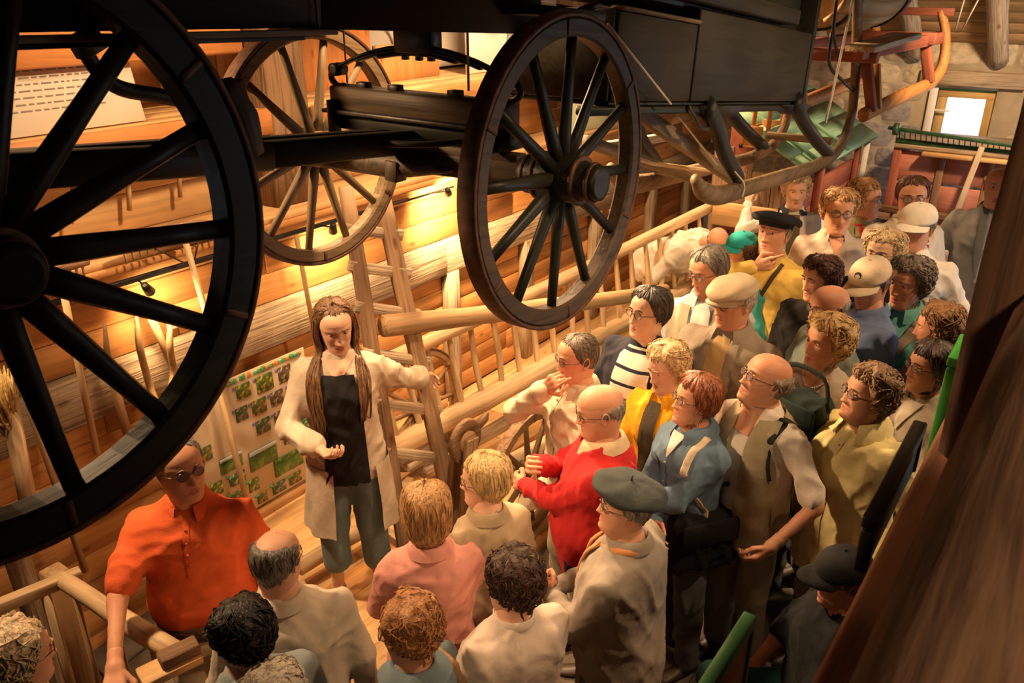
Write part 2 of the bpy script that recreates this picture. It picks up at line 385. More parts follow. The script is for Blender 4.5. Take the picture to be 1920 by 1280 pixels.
board('white_partition', (4.3, 4.40, 2.40), (6.9, 4.43, 3.3), WHITEB, wu); board('white_partition', (5.0, 3.95, 2.385), (6.4, 3.98, 2.80), WHITEB, wu)
# far stone wall with a window opening
WY0, WY1, WZ0, WZ1 = .93, 1.44, 1.50, 2.06
wf = MB()
for (y0, y1, z0, z1) in ((-3.2, WY0, -.1, 4.3), (WY1, 4.7, -.1, 4.3), (WY0, WY1, -.1, WZ0), (WY0, WY1, WZ1, 4.3)):
    V, F = box(.3, y1 - y0, z1 - z0, .001, (XF + .17, (y0 + y1) / 2, (z0 + z1) / 2)); wf.add(V, F)
wf = wf.build('wall_far', MORT, smooth=False); wf['kind'] = 'structure'
def pebble(seed):
    r = np.random.default_rng(seed); bm = bmesh.new(); bmesh.ops.create_cube(bm, size=1); bmesh.ops.subdivide_edges(bm, edges=bm.edges[:], cuts=2, use_grid_fill=True)
    for v in bm.verts:
        p = np.array(v.co); q = np.sign(p) * np.abs(p) ** 1.0; n = p / (np.abs(p) ** 4).sum() ** .25 * .5; v.co = Vector(n * (1 + r.normal(0, .035, 3)))
    me = bpy.data.meshes.new('stone'); bm.to_mesh(me); bm.free(); me.polygons.foreach_set('use_smooth', [True] * len(me.polygons)); return me
PEB = [pebble(i) for i in range(6)]; PEB_W = []; PEB_C = []
for p in PEB:
    a = p.copy(); a.materials.append(STONE); PEB_W.append(a); b_ = p.copy(); b_.materials.append(STONE_C); PEB_C.append(b_)
z = .0
while z < 2.5:
    h = random.uniform(.16, .26); y = -.4
    while y < 3.7:
        w = random.uniform(.22, .46); yc, zc = y + w / 2, z + h / 2
        if not (WY0 - .03 - w / 2 < yc < WY1 + .03 + w / 2 and WZ0 - .02 - h / 2 < zc < WZ1 + .13 + h / 2):
            cool = yc > 1.35 and zc < 1.75 + .2 * math.sin(yc * 5)
            o = bpy.data.objects.new('stone', random.choice(PEB_C if cool else PEB_W))
            link(o, wf, Matrix.Translation((XF + .050, yc, zc)) @ Matrix.Rotation(random.gauss(0, .04), 4, 'X') @ Matrix.Diagonal((.09, w * 1.02, h * 1.01, 1)))
        y += w
    z += h
board('lintel', (XF - .05, WY0 - .22, WZ1 + .03), (XF + .05, WY1 + .18, WZ1 + .17), OLD, wf, 'y')
wn = thing('window_1', None, None, (XF + .1, 1.18, WZ0)); wn['kind'] = 'structure'; wn['label'] = 'small bright window with ochre wooden frame in the stone wall'
OCH = wood('ochre window wood', (.62, .42, .17), .6, 1, .8, .05, .1, False)
for (a, b, c, d) in ((WY0, WY1, WZ1 - .09, WZ1 - .02), (WY0, WY1, WZ0, WZ0 + .06)): board('window_frame', (XF + .07, a, c), (XF + .13, b, d), OCH, wn, 'y')
for (a, b) in ((WY0, WY0 + .085), (WY1 - .085, WY1)): board('window_frame', (XF + .07, a, WZ0 + .06), (XF + .13, b, WZ1 - .09), OCH, wn, 'z')
board('window_head', (XF + .05, WY0, WZ1 - .02), (XF + .13, WY1, WZ1), GREENF, wn, 'y')
gm, nt, b, N, L = nodes('window glass'); b.inputs['Base Color'].default_value = (1, 1, 1, 1); b.inputs['Transmission Weight'].default_value = 1; b.inputs['Roughness'].default_value = .02; b.inputs['IOR'].default_value = 1.01
slab('pane', (XF + .095, WY0 + .085, WZ0 + .06), (XF + .101, WY1 - .085, WZ1 - .09), gm, wn)
WHITEP = plain('whitewash', (.86, .84, .80), .8, 0, .05, 8, .1)
board('reveal', (XF - .03, WY1, WZ0 - .02), (XF + .07, WY1 + .07, WZ1), WHITEP, wn, 'z')
board('sash_stay', (XF - .02, WY1 - .14, 1.84), (XF + .0, WY1, 1.86), WHITEP, wn, 'y')
# roof: slope over the far wall, flat ceiling nearer
ce = slab('ceiling', (-2.5, -3.2, 4.30), (XF + .3, 4.7, 4.4), OLD_D)
SL0 = Vector((XF, 0, 2.50)); SL1 = Vector((7.0, 0, 4.30)); sd = (SL1 - SL0).normalized(); sn = Vector((0, 1, 0)).cross(sd)
q = 0.0
while q < (SL1 - SL0).length:
    a = SL0 + sd * (q + .075); beam('roof_board', (a.x, -3.2, a.z), (a.x, 4.7, a.z), .145, .03, ROOFW, ce, up=tuple(sn), c=.003); q += .15
for (px, r) in ((1.72, .085), (.98, .085), (.2, .085), (2.6, .085), (3.5, .085)):
    a = SL0 + Vector((-.16, px, -.02)); log('rafter', a - sd * .22, a + Vector((0, .10, 0)) + sd * 2.9, r, r * 1.1, OLD, ce, .012)
# remaining walls, behind and beside the viewer
wr_ = MB()
for (x0, x1, z0, z1) in ((-2.5, 6.5, -.5, 4.3), (8.3, XF, -.5, 4.3), (6.5, 8.3, 2.3, 4.3)):  # the gap is an assumed door opening, added for daylight
    V, F = box(x1 - x0, .1, z1 - z0, .001, ((x0 + x1) / 2, -3.25, (z0 + z1) / 2)); wr_.add(V, F)
wr_ = wr_.build('wall_right', OLD_D, smooth=False); wr_['kind'] = 'structure'
slab('wall_back', (-2.6, -3.2, -.5), (-2.5, 4.7, 4.3), OLD_D)

# ================================================================== gallery railing on the right
rb = tag(beam('railing_board', (-.9, .04, 1.985), (2.6, .0, 1.985), .31, .07, BALC_R, c=.01), 'wide reddish brown board running along the foot of the railing', 'board')
hr = tag(tube('handrail', [(-.9, -.035, 2.37), (0, -.04, 2.37), (1.2, -.05, 2.37), (2.6, -.06, 2.37)], .125, BALC, None, 14, 1.0), 'thick rounded dark timber handrail, closest to the viewer', 'handrail')
sp_ = thing('post', 'dark brown squared timber post rising beside the railing', 'post', (1.97, .02, 0))
beam('shaft', (1.97, .035, -.3), (1.97, .035, 4.3), .22, .22, POSTD, sp_, wob=.002)
tag(tube('red_cord', [(.3, -.13, 2.50), (1.0, -.145, 2.505), (1.9, -.15, 2.50)], .012, plain('red cord', (.35, .02, .02), .6, 0, .1, 20, 0), None, 8), 'thin dark red cord along the top of the handrail', 'cord')
def info_board(x0, x1, y, ztop, edge, face, label, h=.5):
    t = thing('display_board', label, 'display board', ((x0 + x1) / 2, y, ztop - h)); M = Matrix.Translation(((x0 + x1) / 2, y, ztop - h))
    V, F = box(x1 - x0, .018, h, .002, (0, 0, h / 2)); MB().add(V, F).build('panel', face, t, M, False)
    V, F = box(x1 - x0 + .02, .034, .03, .004, (0, 0, h)); MB().add(V, F).build('top_edge', edge, t, M, False)
    for s in (-1, 1):
        V, F = box(.02, .03, h - .02, .004, (s * (x1 - x0) / 2, 0, h / 2 - .01)); MB().add(V, F).build('side_edge', edge, t, M, False)
info_board(1.30, 1.56, .42, 1.62, GREENF, BALC_R, 'brown display board with green top edge standing before the railing')
info_board(1.62, 2.12, .215, 1.95, BLACK, BLACK, 'long low black edged board fixed along the railing board', .13)
info_board(2.34, 2.52, .19, 2.06, EDGE_LIT, GREENF, 'narrow board behind the post, green edge with daylight painted in')

# ================================================================== hanging carriage
car = thing('carriage', 'black four-wheeled carriage hung from the roof, big spoked wheels, leaf spring', 'carriage', (1.4, 2.05, 2.0))
def wheel(c, R, parent, nsp=12, rim=.075, wid=.062, hub=(.075, .17), mats=(DARK2, RUST, DARK), phase=0, name='wheel', sp=.021, dish=.03, tilt=0):
    M = Matrix.Translation(c) @ Matrix.Rotation(tilt, 4, 'X') @ Matrix.Rotation(phase, 4, 'Y')
    rimo = MB(); V, F = ring_geo(R - rim, R - .012, wid, 72, c=.008); rimo.add(V, F)
    w = rimo.build(name, mats[0], parent, M, True); w.data.polygons.foreach_set('use_smooth', [False] * len(w.data.polygons))
    V, F = ring_geo(R - .013, R, wid + .004, 72, c=.002); MB().add(V, F).build('tyre', mats[1], w, M, False)
    hl = hub[1]; r = hub[0]
    V, F = lathe_geo([(-hl, r * .55), (-hl, r * .72), (-hl * .9, r * .75), (-hl * .6, r * .8), (-hl * .45, r), (hl * .45, r * 1.0), (hl * .6, r * .85), (hl * .9, r * .78), (hl, r * .72), (hl, r * .5), (hl * .9, r * .45)], 20, 'y'); MB().add(V, F).build('hub', mats[2], w, M)
    for s in (-.82, -.5, .5, .82):
        V, F = ring_geo(r * .78, r * (.86 if abs(s) > .6 else 1.06), .014, 24, c=.002); MB().add(np.array(V) + np.array((0, s * hl, 0)), F).build('hub_band', mats[1], w, M, False)
    V0, F0 = tube_geo([(r * .8, 0, 0), (R * .3, 0, 0), (R * .6, 0, 0), (R - rim + .005, 0, 0)], [sp * 1.15, sp * 1.1, sp * .9, sp * .85], 8, .8); sm = None
    for k in range(nsp):
        Mk = M @ Matrix.Rotation(2 * pi * k / nsp, 4, 'Y')
        if sm is None:
            o = MB().add(V0, F0).build('spoke', mats[2], w, Mk); sm = o.data
        else: link(bpy.data.objects.new('spoke', sm), w, Mk)
    for k in range(6):      # iron joint plates between the felloes
        Mk = M @ Matrix.Rotation(2 * pi * (k + .35) / 6, 4, 'Y'); V, F = box(rim * .7, wid + .008, .016, .002, (R - rim * .55, 0, 0)); MB().add(V, F).build('felloe_plate', mats[1], w, Mk, False)
    return w
wheel((.56, 1.5, 2.57), .56, car, 14, .085, .07, (.066, .13), phase=.11, sp=.024, mats=(DARK, RUST, DARK))
wheel((2.245, 1.40, 2.425), .50, car, 12, .07, .06, (.075, .15), phase=.1, sp=.022)
wheel((2.30, 2.62, 2.385), .485, car, 12, .065, .06, (.07, .13), phase=.22, sp=.02, mats=(RUNNER, RUST, RUNNER))
wheel((.52, 2.62, 2.57), .52, car, 12, .08, .065, (.085, .17), phase=.3, sp=.024, mats=(DARK, RUST, DARK))
beam('axle', (2.27, 1.46, 2.42), (2.30, 2.60, 2.385), .07, .08, DARK2, car); beam('axle', (.56, 1.5, 2.57), (.54, 2.6, 2.57), .08, .09, DARK, car)
# perch and side irons
beam('perch', at(-60, 325, Y=2.05), at(500, 290, Y=2.05), .09, .085, DARK, car); beam('perch', at(470, 292, Y=2.05), at(845, 258, Y=2.05), .07, .08, DARK, car)
beam('perch_iron', at(-40, 292, Y=2.10), at(390, 262, Y=2.10), .05, .018, IRON, car); beam('perch_iron', at(380, 268, Y=2.1), at(720, 246, Y=2.10), .05, .014, IRON, car)
tube('pole_fork', [at(470, 288, Y=2.2), at(600, 292, X=2.2), at(740, 308, X=2.2), at(846, 318, X=2.2)], [.03, .045, .05, .012], DARK2, car, 10, 1, 4)
beam('pole_clip', at(742, 300, X=2.18), at(742, 338, X=2.18), .06, .06, DARK2, car)
# bolsters across the front axle
beam('bolster', (2.28, 1.62, 2.60), (2.28, 2.44, 2.605), .10, .085, DARK2, car); beam('bolster', (2.28, 1.60, 2.52), (2.28, 2.46, 2.525), .09, .065, DARK, car)
beam('turntable_plate', (2.28, 1.66, 2.555), (2.28, 2.46, 2.558), .15, .014, IRON, car)
beam('futchell', (2.28, 1.58, 2.45), (2.28, 2.30, 2.455), .06, .05, DARK2, car)
for y_ in (1.72, 1.86, 2.14, 2.30): beam('bolt_head', (2.28, y_, 2.64), (2.28, y_, 2.665), .05, .035, IRON, car)
for y_ in (1.66, 2.41): beam('strap', (2.22, y_, 2.48), (2.22, y_, 2.60), .02, .05, IRON, car)
V, F = ring_geo(.20, .225, .02, 40, c=.003); MB().add(V, F).build('turntable_ring', IRON, car, Matrix.Translation((2.28, 2.02, 2.50)) @ Matrix.Rotation(pi / 2, 4, 'X'), False)
# transverse leaf spring
for k, (dz, L_) in enumerate(((0, 1.0), (-.012, .72), (-.024, .45))):
    P = []
    for i in range(13):
        t = -1 + i / 6; yy = 2.02 + t * .39 * L_; P.append((2.27, yy, 2.80 + dz - .085 * (t * L_) ** 2))
    tube('leaf_spring', P, .022, IRON, car, 8, .35, up=(1, 0, 0))
for s in (-1, 1):
    V, F = lathe_geo([(-.03, .012), (-.03, .024), (.03, .024), (.03, .012)], 14, 'x'); MB().add(V, F).build('spring_eye', IRON, car, Matrix.Translation((2.27, 2.02 + s * .40, 2.705)))
    tube('scroll_iron', [(2.27, 2.02 + s * .40, 2.72), (2.27, 2.02 + s * .43, 2.70), (2.27, 2.02 + s * .44, 2.67), (2.27, 2.02 + s * .41, 2.645), (2.27, 2.02 + s * .37, 2.645)], .012, IRON, car, 8, 1, 4)
beam('spring_block', (2.27, 1.93, 2.835), (2.27, 2.10, 2.835), .07, .11, IRON, car)
for y_ in (1.955, 2.01, 2.075): beam('spring_bolt', (2.27, y_, 2.755), (2.27, y_, 2.80), .022, .022, IRON, car)
# body
bd = MB(); prof = [(.15, 2.937), (1.44, 2.905), (1.46, 3.3), (.9, 3.8), (.15, 3.8)]
def extrude_xz(prof, y0, y1):
    n = len(prof); V = [(x, y0, z) for x, z in prof] + [(x, y1, z) for x, z in prof]
    F = [tuple(range(n)), tuple(range(n, 2 * n))[::-1]] + [(i, n + i, n + (i + 1) % n, (i + 1) % n) for i in range(n)]
    return V, F
V, F = extrude_xz(prof, 1.58, 2.55); MB().add(V, F).build('body', DARK, car, smooth=False)
V, F = extrude_xz([(1.45, 2.90), (2.36, 2.85), (2.42, 2.93), (2.30, 3.3), (1.75, 3.55), (1.52, 3.5)], 1.60, 2.53); MB().add(V, F).build('boot_panel', SLEIGH, car, smooth=False)
beam('sill', (-.1, 1.57, 2.932), (1.46, 1.57, 2.895), .05, .012, RUNNER, car); beam('sill', (-.1, 1.62, 2.918), (1.4, 1.62, 2.884), .05, .012, DARK, car)
beam('footboard', (2.2, 1.62, 2.93), (2.62, 1.62, 2.90), .30, .03, DARK, car); tube('footboard_iron', [(2.3, 1.6, 2.85), (2.5, 1.55, 2.90), (2.62, 1.5, 2.94)], .014, IRON, car, 8, 1, 4)
tube('step_iron', [at(160, 98, Y=1.75), at(185, 135, Y=1.75), at(225, 165, Y=1.75), at(290, 178, Y=1.75), at(355, 190, Y=1.75)], .017, IRON, car, 8, 1, 5)
beam('step_bracket', at(150, 60, Y=1.75), at(175, 100, Y=1.75), .04, .06, IRON, car)
# brake block beside the big rear wheel
tube('brake_block', [at(415, 158, Y=1.50), at(448, 220, Y=1.50), at(468, 290, Y=1.50)], [.03, .045, .035], DARK2, car, 8, .8, 4); beam('brake_shoe', at(430, 150, Y=1.53), at(470, 282, Y=1.53), .06, .03, RUST, car)
for (a, b) in (((1.42, 1.57, 2.89), (1.42, 1.57, 4.3)), ((2.35, 2.46, 2.56), (2.35, 2.46, 4.3)), ((.4, 1.57, 3.79), (.4, 1.57, 4.3)), ((2.05, 1.62, 2.7), (2.05, 1.62, 4.3))):
    tag(tube('steel_cable', [a, b], .004, CABLE, None, 6), ['thin steel cable holding the carriage boot', 'thin steel cable in front of the weathered post', 'thin steel cable holding the back of the carriage', 'thin steel cable behind the front carriage wheel'][[1.42, 2.35, .4, 2.05].index(a[0])], 'cable', 'steel cables that hold the carriage')

# ================================================================== hanging sleigh (nose lower, far end)
sl = thing('sleigh', 'dark panelled sleigh hung from the roof with long curved wooden runner', 'sleigh', (4.6, 1.8, 2.0))
MS = Matrix.Translation((3.68, 1.62, 2.50)) @ Matrix.Rotation(math.radians(5.9), 4, 'Y')
def sb(name, lo, hi, mat, ry=0):
    lo, hi = Vector(lo), Vector(hi); d = hi - lo; V, F = box(d.x, d.y, d.z, .006)
    return MB().add(V, F).build(name, mat, sl, MS @ Matrix.Translation((lo + hi) / 2) @ Matrix.Rotation(ry, 4, 'Y'), False)
sb('side_panel', (-.75, -.015, .0), (-.004, .015, .335), SLEIGH); sb('side_panel', (.004, -.02, .0), (1.72, .012, .40), SLEIGH)
sb('side_panel', (-.75, .48, .0), (1.72, .51, .38), SLEIGH); sb('floor_panel', (-.75, .0, -.02), (1.72, .50, .0), DARK)
sb('top_rail', (-.75, -.03, .335), (.0, .03, .352), RUNNER); sb('end_panel', (-.77, .0, .0), (-.75, .50, .34), SLEIGH); sb('end_panel', (1.70, .0, .0), (1.73, .50, .4), SLEIGH)
sb('seat_box', (-.45, .05, .40), (1.62, .48, .85), DARK); sb('seat_lip', (-.5, -.06, .42), (1.3, .05, .50), SLEIGH)
sb('dash', (1.75, -.02, -.05), (1.80, .52, .9), DARK); sb('sill', (-.9, -.01, -.055), (1.9, .06, -.02), DARK)
V, F = extrude_xz([(.12, -.02), (.72, -.02), (.60, -.075), (.34, -.085), (.2, -.075)], -.02, .06); MB().add(V, F).build('bracket', DARK, sl, MS, False)
V, F = extrude_xz([(1.35, -.02), (1.95, -.02), (1.85, -.07), (1.6, -.08)], -.02, .06); MB().add(V, F).build('bracket', DARK, sl, MS, False)
for yoff in (0, .48):
    R_ = [at(1303, 335, Y=1.6), at(1318, 358, Y=1.6), at(1350, 366, Y=1.6), at(1400, 352, Y=1.6), at(1470, 330, Y=1.6), at(1530, 310, Y=1.6), at(1570, 282, Y=1.6), at(1592, 235, Y=1.6), at(1602, 170, Y=1.6), at(1606, 90, Y=1.6), at(1608, 0, Y=1.6), at(1612, -60, Y=1.6)]
    R_ = [p + Vector((0, yoff, 0)) for p in R_]
    tube('runner', R_, [.03, .05, .055, .05, .048, .045, .045, .042, .042, .042, .042, .04], RUNNER if not yoff else OLD_D, sl, 10, .8, 5)
    for P in ([at(1325, 200, Y=1.6), at(1345, 240, Y=1.6), at(1358, 285, Y=1.6), at(1385, 335, Y=1.6)], [at(1492, 188, Y=1.6), at(1505, 225, Y=1.6), at(1530, 262, Y=1.6), at(1555, 290, Y=1.6)]):
        tube('knee', [p + Vector((0, yoff, 0)) for p in P], [.06, .052, .05, .045], DARK, sl, 10, .7, 5)
    tube('front_iron', [p + Vector((0, yoff, 0)) for p in (at(1560, 60, Y=1.6), at(1555, 120, Y=1.6), at(1578, 150, Y=1.6), at(1600, 170, Y=1.6))], .012, IRON, sl, 8, 1, 5)
    tube('front_iron', [p + Vector((0, yoff, 0)) for p in (at(1570, -10, Y=1.6), at(1563, 60, Y=1.6), at(1572, 110, Y=1.6))], .012, IRON, sl, 8, 1, 5)
beam('cross_tie', at(1560, 265, Y=1.6), at(1560, 265, Y=1.6) + Vector((0, .48, 0)), .05, .05, RUNNER, sl)
tube('brace_iron', [at(1290, 200, Y=1.6), at(1305, 225, Y=1.6), at(1312, 238, Y=1.6), at(1328, 242, Y=1.6)], .012, IRON, sl, 8, 1, 5)
# shafts lying under the sleigh
sh = thing('cart_shafts', 'pair of long brown wooden shafts slung under the sleigh', 'shafts', (3.6, 1.9, 2.0))
beam('shaft', at(1190, 205, Y=1.75), at(1390, 345, Y=1.75), .05, .07, RUNNER, sh); beam('shaft', at(1100, 265, Y=1.95), at(1300, 335, Y=1.95), .05, .055, RUNNER, sh); beam('shaft', at(1130, 275, Y=2.3), at(1260, 255, Y=2.3), .05, .05, OLD, sh)
tag(tube('cane', [at(1190, 296, Y=1.9), at(1225, 307, Y=1.9), at(1300, 316, Y=1.9), at(1395, 328, Y=1.9)], .011, PEEL, None, 8), 'thin pale cane tied across below the sleigh', 'cane')
tag(tube('cord', [at(1140, 45, Y=1.55), at(1258, 195, Y=1.55)], .0045, ROPE, None, 6), 'taut light cord running down beside the front carriage wheel', 'cord', 'light cords that hold the sleigh')
tag(tube('cord', [at(1600, -5, Y=1.5), at(1560, 180, Y=1.5), at(1548, 230, Y=1.5)], .008, ROPE, None, 6), 'white knotted cord hanging down at the sleigh front', 'cord', 'light cords that hold the sleigh')
tag(tube('cord', [at(1250, 190, Y=1.7), at(1345, 310, Y=1.7)], .006, ROPE, None, 6), 'light cord tying the shafts below the sleigh', 'cord', 'light cords that hold the sleigh')
tag(tube('cord', [at(1378, 322, Y=1.55), at(1395, 345, Y=1.55), at(1392, 370, Y=1.55)], .005, ROPE, None, 6, 1, 5), 'short cord looped round the sleigh runner', 'cord', 'light cords that hold the sleigh')

# ================================================================== red sledge near the far wall
rs = thing('sledge', 'red and orange wooden sledge hung high near the stone wall', 'sledge', (7.2, 1.4, 2.0))
ORW = wood('orange runner wood', (.48, .22, .07), .5, 1.1, .55, .1, .3, False)
for yo in (0, .55):
    o_ = Vector((0, yo, 0))
    tube('runner', [p + o_ for p in (at(1618, 216, X=6.55), at(1650, 200, X=6.8), at(1700, 176, X=7.3), at(1745, 155, X=7.8), at(1765, 128, X=7.95), at(1772, 95, X=8.0), at(1772, 55, X=8.0), at(1764, 20, X=8.0))], [.055, .055, .055, .055, .052, .048, .045, .04], ORW, rs, 10, .8, 5)
    beam('upright', at(1635, 210, X=6.62) + o_, at(1624, 105, X=6.62) + o_, .07, .07, REDW, rs); beam('upright', at(1742, 155, X=7.7) + o_, at(1735, 70, X=7.7) + o_, .07, .08, REDW, rs)
    beam('upright', at(1645, 205, X=6.7) + o_, at(1642, 120, X=6.7) + o_, .05, .06, ORW, rs)
    beam('side_rail', at(1610, 100, X=6.4) + o_, at(1765, 70, X=8.0) + o_, .07, .09, REDW, rs)
beam('cross_bar', at(1625, 105, X=6.55) + Vector((0, -.08, 0)), at(1625, 105, X=6.55) + Vector((0, .63, 0)), .09, .09, REDW, rs)
beam('cross_bar', at(1735, 72, X=7.65) + Vector((0, -.08, 0)), at(1735, 72, X=7.65) + Vector((0, .63, 0)), .09, .09, REDW, rs); beam('cross_bar', at(1764, 22, X=8.0) + Vector((0, -.1, 0)), at(1764, 22, X=8.0) + Vector((0, .65, 0)), .06, .06, REDW, rs)
beam('stay', at(1680, 95, X=7.1), at(1720, 115, X=7.7), .02, .02, IRON, rs)
tb = thing('barrel', 'large rounded wooden barrel lying on the red sledge', 'barrel', (7.0, 1.9, 2.75))
MBR = Matrix.Translation((7.05, 1.85, 3.02)) @ Matrix.Rotation(-.25, 4, 'Z')
BARW = wood('barrel staves', (.46, .31, .15), .6, 1, .7, .12, .2, False)
for k in range(16):
    a0, a1 = 2 * pi * k / 16, 2 * pi * (k + 1) / 16 - .01; V = []; F = []
    for i in range(9):
        t = -1 + i / 4; r = .36 * (1 - .16 * t * t)
        for (rr, a) in ((r, a0), (r, (a0 + a1) / 2), (r, a1), (r - .025, a1), (r - .025, a0)): V.append((t * .5, rr * math.cos(a), rr * math.sin(a)))
    for i in range(8):
        for j in range(5): F.append((i * 5 + j, i * 5 + (j + 1) % 5, i * 5 + 5 + (j + 1) % 5, i * 5 + 5 + j))
    F.append(tuple(range(5))[::-1]); F.append(tuple(range(40, 45))); MB().add(V, F).build('stave', BARW, tb, MBR, False)
V, F = lathe_geo([(-.42, .005), (-.42, .30), (-.40, .30)], 24, 'x'); MB().add(V, F).build('head', BARW, tb, MBR, False)
for t in (-.36, .36):
    V, F = lathe_geo([(t - .025, .345), (t + .025, .345)], 28, 'x'); MB().add(V, F).build('hoop', IRON, tb, MBR, False)
tag(beam('plank', at(1612, 92, X=6.3), at(1700, 66, X=7.0), .22, .04, OLD, None), 'short grey plank resting across the red sledge', 'plank')
for k, (a, b) in enumerate((((1808, 0), (1790, 60)), ((1834, 0), (1802, 60)))):
    tag(tube('cord', [at(*a, X=8.2) , at(*b, X=8.4)], .006, ROPE, None, 6), ['light cord hanging below the roof boards, nearer the red sledge', 'light cord hanging below the roof boards, nearer the post'][k], 'cord', 'cords under the roof boards')

# ================================================================== bee house with green roof
bh = thing('bee_house', 'brown wooden bee house with pale green sloping roof', 'hut', (7.2, 2.3, 0))
bx0, bx1, by0, by1, bz = 6.62, 8.75, 1.93, 2.66, 1.68
for k in range(7): board('wall_board', (bx0 + .02, by0, .05 + k * .2), (bx1 - .3, by0 + .03, .245 + k * .2), REDW if k > 3 else PINE_O, bh)
for k in range(4): board('end_board', (bx0, by0 + .02 + k * .17, .05), (bx0 + .03, by0 + .185 + k * .17, 1.5 + k * .09), OLD_D, bh, 'z')
V = [(bx0 - .05, by0 - .12, bz - .06), (bx1, by0 - .12, bz - .06), (bx1, by1, bz + .62), (bx0 - .05, by1, bz + .62)]
for k in range(5):
    a = k / 5; b_ = (k + 1) / 5 - .012; P = lambda x, t, dz: (x, by0 - .12 + (by1 - by0 + .12) * t, bz - .06 + .50 * t + dz)
    vv = [P(bx0 - .05, a, 0), P(bx1, a, 0), P(bx1, b_, 0), P(bx0 - .05, b_, 0), P(bx0 - .05, a, .025), P(bx1, a, .025), P(bx1, b_, .025), P(bx0 - .05, b_, .025)]
    MB().add(vv, [(3, 2, 1, 0), (4, 5, 6, 7), (0, 1, 5, 4), (1, 2, 6, 5), (2, 3, 7, 6), (3, 0, 4, 7)]).build('roof_board', GREENP, bh, None, False)
for x in (6.9, 7.7): beam('roof_batten', (x, by0 - .12, bz - .02), (x, by1, bz + .47), .05, .03, GREENP, bh)
beam('corner_post', (bx1 - .03, by0 - .04, .05), (bx1 - .03, by0 - .04, bz - .06), .05, .05, WHITEP, bh); beam('corner_post', (bx1 - .32, by0 - .03, .05), (bx1 - .32, by0 - .03, bz - .06), .05, .05, REDW, bh); beam('corner_post', (7.2, by0 - .03, .05), (7.2, by0 - .03, bz - .06), .07, .06, REDW, bh)
board('white_sheet', (bx1 - .28, by0 - .01, .3), (bx1 - .08, by0 + .01, 1.28), WHITEB, bh, 'z'); board('white_sheet', (7.5, by0 - .03, .4), (7.9, by0 - .012, 1.05), WHITEB, bh, 'z')
rk = thing('tool_box', 'small open wooden carrying box with tall handle on the bee house roof', 'tool box', (6.6, 2.45, 1.9))
q0 = at(1408, 265, X=6.6); q1 = at(1442, 262, X=6.6); TBX = ORW
bw = (q0 - q1).length + .02
board('side', (6.42, q1.y - .0, q0.z - .0), (6.44, q0.y, q0.z + .15), TBX, rk, 'y'); board('side', (6.80, q1.y, q0.z), (6.82, q0.y, q0.z + .15), TBX, rk, 'y'); board('side', (6.42, q1.y - .02, q0.z), (6.82, q1.y, q0.z + .12), GREENP, rk); board('side', (6.42, q0.y, q0.z), (6.82, q0.y + .02, q0.z + .12), TBX, rk); board('bottom', (6.42, q1.y, q0.z - .02), (6.82, q0.y, q0.z), TBX, rk)
for (xx, yy) in ((6.46, q1.y - .03), (6.78, q1.y - .03), (6.62, q0.y)): beam('handle_post', (xx, yy, q0.z), (xx, yy, q0.z + .36), .03, .03, TBX, rk)
beam('handle', (6.44, q1.y - .03, q0.z + .36), (6.82, q1.y - .03, q0.z + .36), .03, .03, TBX, rk)
for k, (a, b) in enumerate((((1378, 235), (1400, 330)), ((1388, 405), (1382, 450)))):
    t = thing('drilled_board', ['red board with a column of round holes behind the sleigh knee', 'red board with round holes behind the black beret'][k], 'board', at(*b, X=7.0 if not k else 6.2), 0, 'red drilled boards')
    xx = 7.0 if not k else 6.56
    p, q = at(*a, X=xx), at(*b, X=xx); w_ = .2 if not k else .34; h_ = p.z - q.z + .1
    M = Matrix.Translation((xx, (p.y + q.y) / 2, (p.z + q.z) / 2)); V, F = box(.03, w_, h_, .004); MB().add(V, F).build('board', REDW, t, M, False)
    for i in range(4):
        for j in ((0,) if not k else (-1, 0, 1)):
            V, F = lathe_geo([(-.003, .018), (.003, .018)], 12, 'x'); MB().add(V, F).build('hole', BLACK, t, M @ Matrix.Translation((-.016, j * .09, h_ * (-.35 + .22 * i))), False)

# ================================================================== red winnowing machine before the far wall
wm = thing('winnowing_machine', 'tall faded red wooden farm machine with green iron grille under the window', 'machine', (8.45, 1.1, 0))
mx, my0, my1 = 8.3, .35, 1.52
rows = [(.05, .42), (.45, .80), (.86, 1.02), (1.08, 1.32), (1.335, 1.60)]
cols = [(my0, .74), (.755, 1.13), (1.145, my1)]
for (z0, z1) in rows:
    for (y0, y1) in cols: board('red_board', (mx, y0, z0), (mx + .04, y1, z1 - .008), REDM, wm, 'y')
for zz in (.83, 1.05): board('batten', (mx - .035, my0 - .02, zz - .035), (mx, my1 + .05, zz + .03), OLD_D, wm, 'y')
for yy in (.747, 1.137): board('upright_batten', (mx - .02, yy - .03, .05), (mx, yy + .03, 1.6), OLD_D, wm, 'z')
for (yy) in (my0, my1): board('corner_post', (mx - .03, yy - .035, 0), (mx + .07, yy + .035, 1.62), REDW, wm, 'z')
board('side_panel', (mx + .05, my1 - .03, .1), (mx + .8, my1, 1.58), REDM, wm); board('top_board', (mx - .05, my0 - .05, 1.62), (mx + .85, my1 + .03, 1.66), OLD, wm, 'y'); board('shelf_board', (mx - .12, .5, 1.58), (mx - .02, 1.30, 1.615), PINE_L, wm, 'y')
board('label_plate', (mx - .006, .70, 1.47), (mx, .76, 1.50), BLACK, wm, 'y'); board('dark_slot', (mx - .01, .62, 1.13), (mx, .68, 1.28), OLD_D, wm, 'z')
beam('iron_shaft', (mx - .10, 1.62, 1.80), (mx - .10, .25, 1.72), .03, .03, GREEND, wm); beam('iron_shaft', (mx - .02, 1.55, 1.68), (mx - .02, .3, 1.66), .05, .05, GREEND, wm)
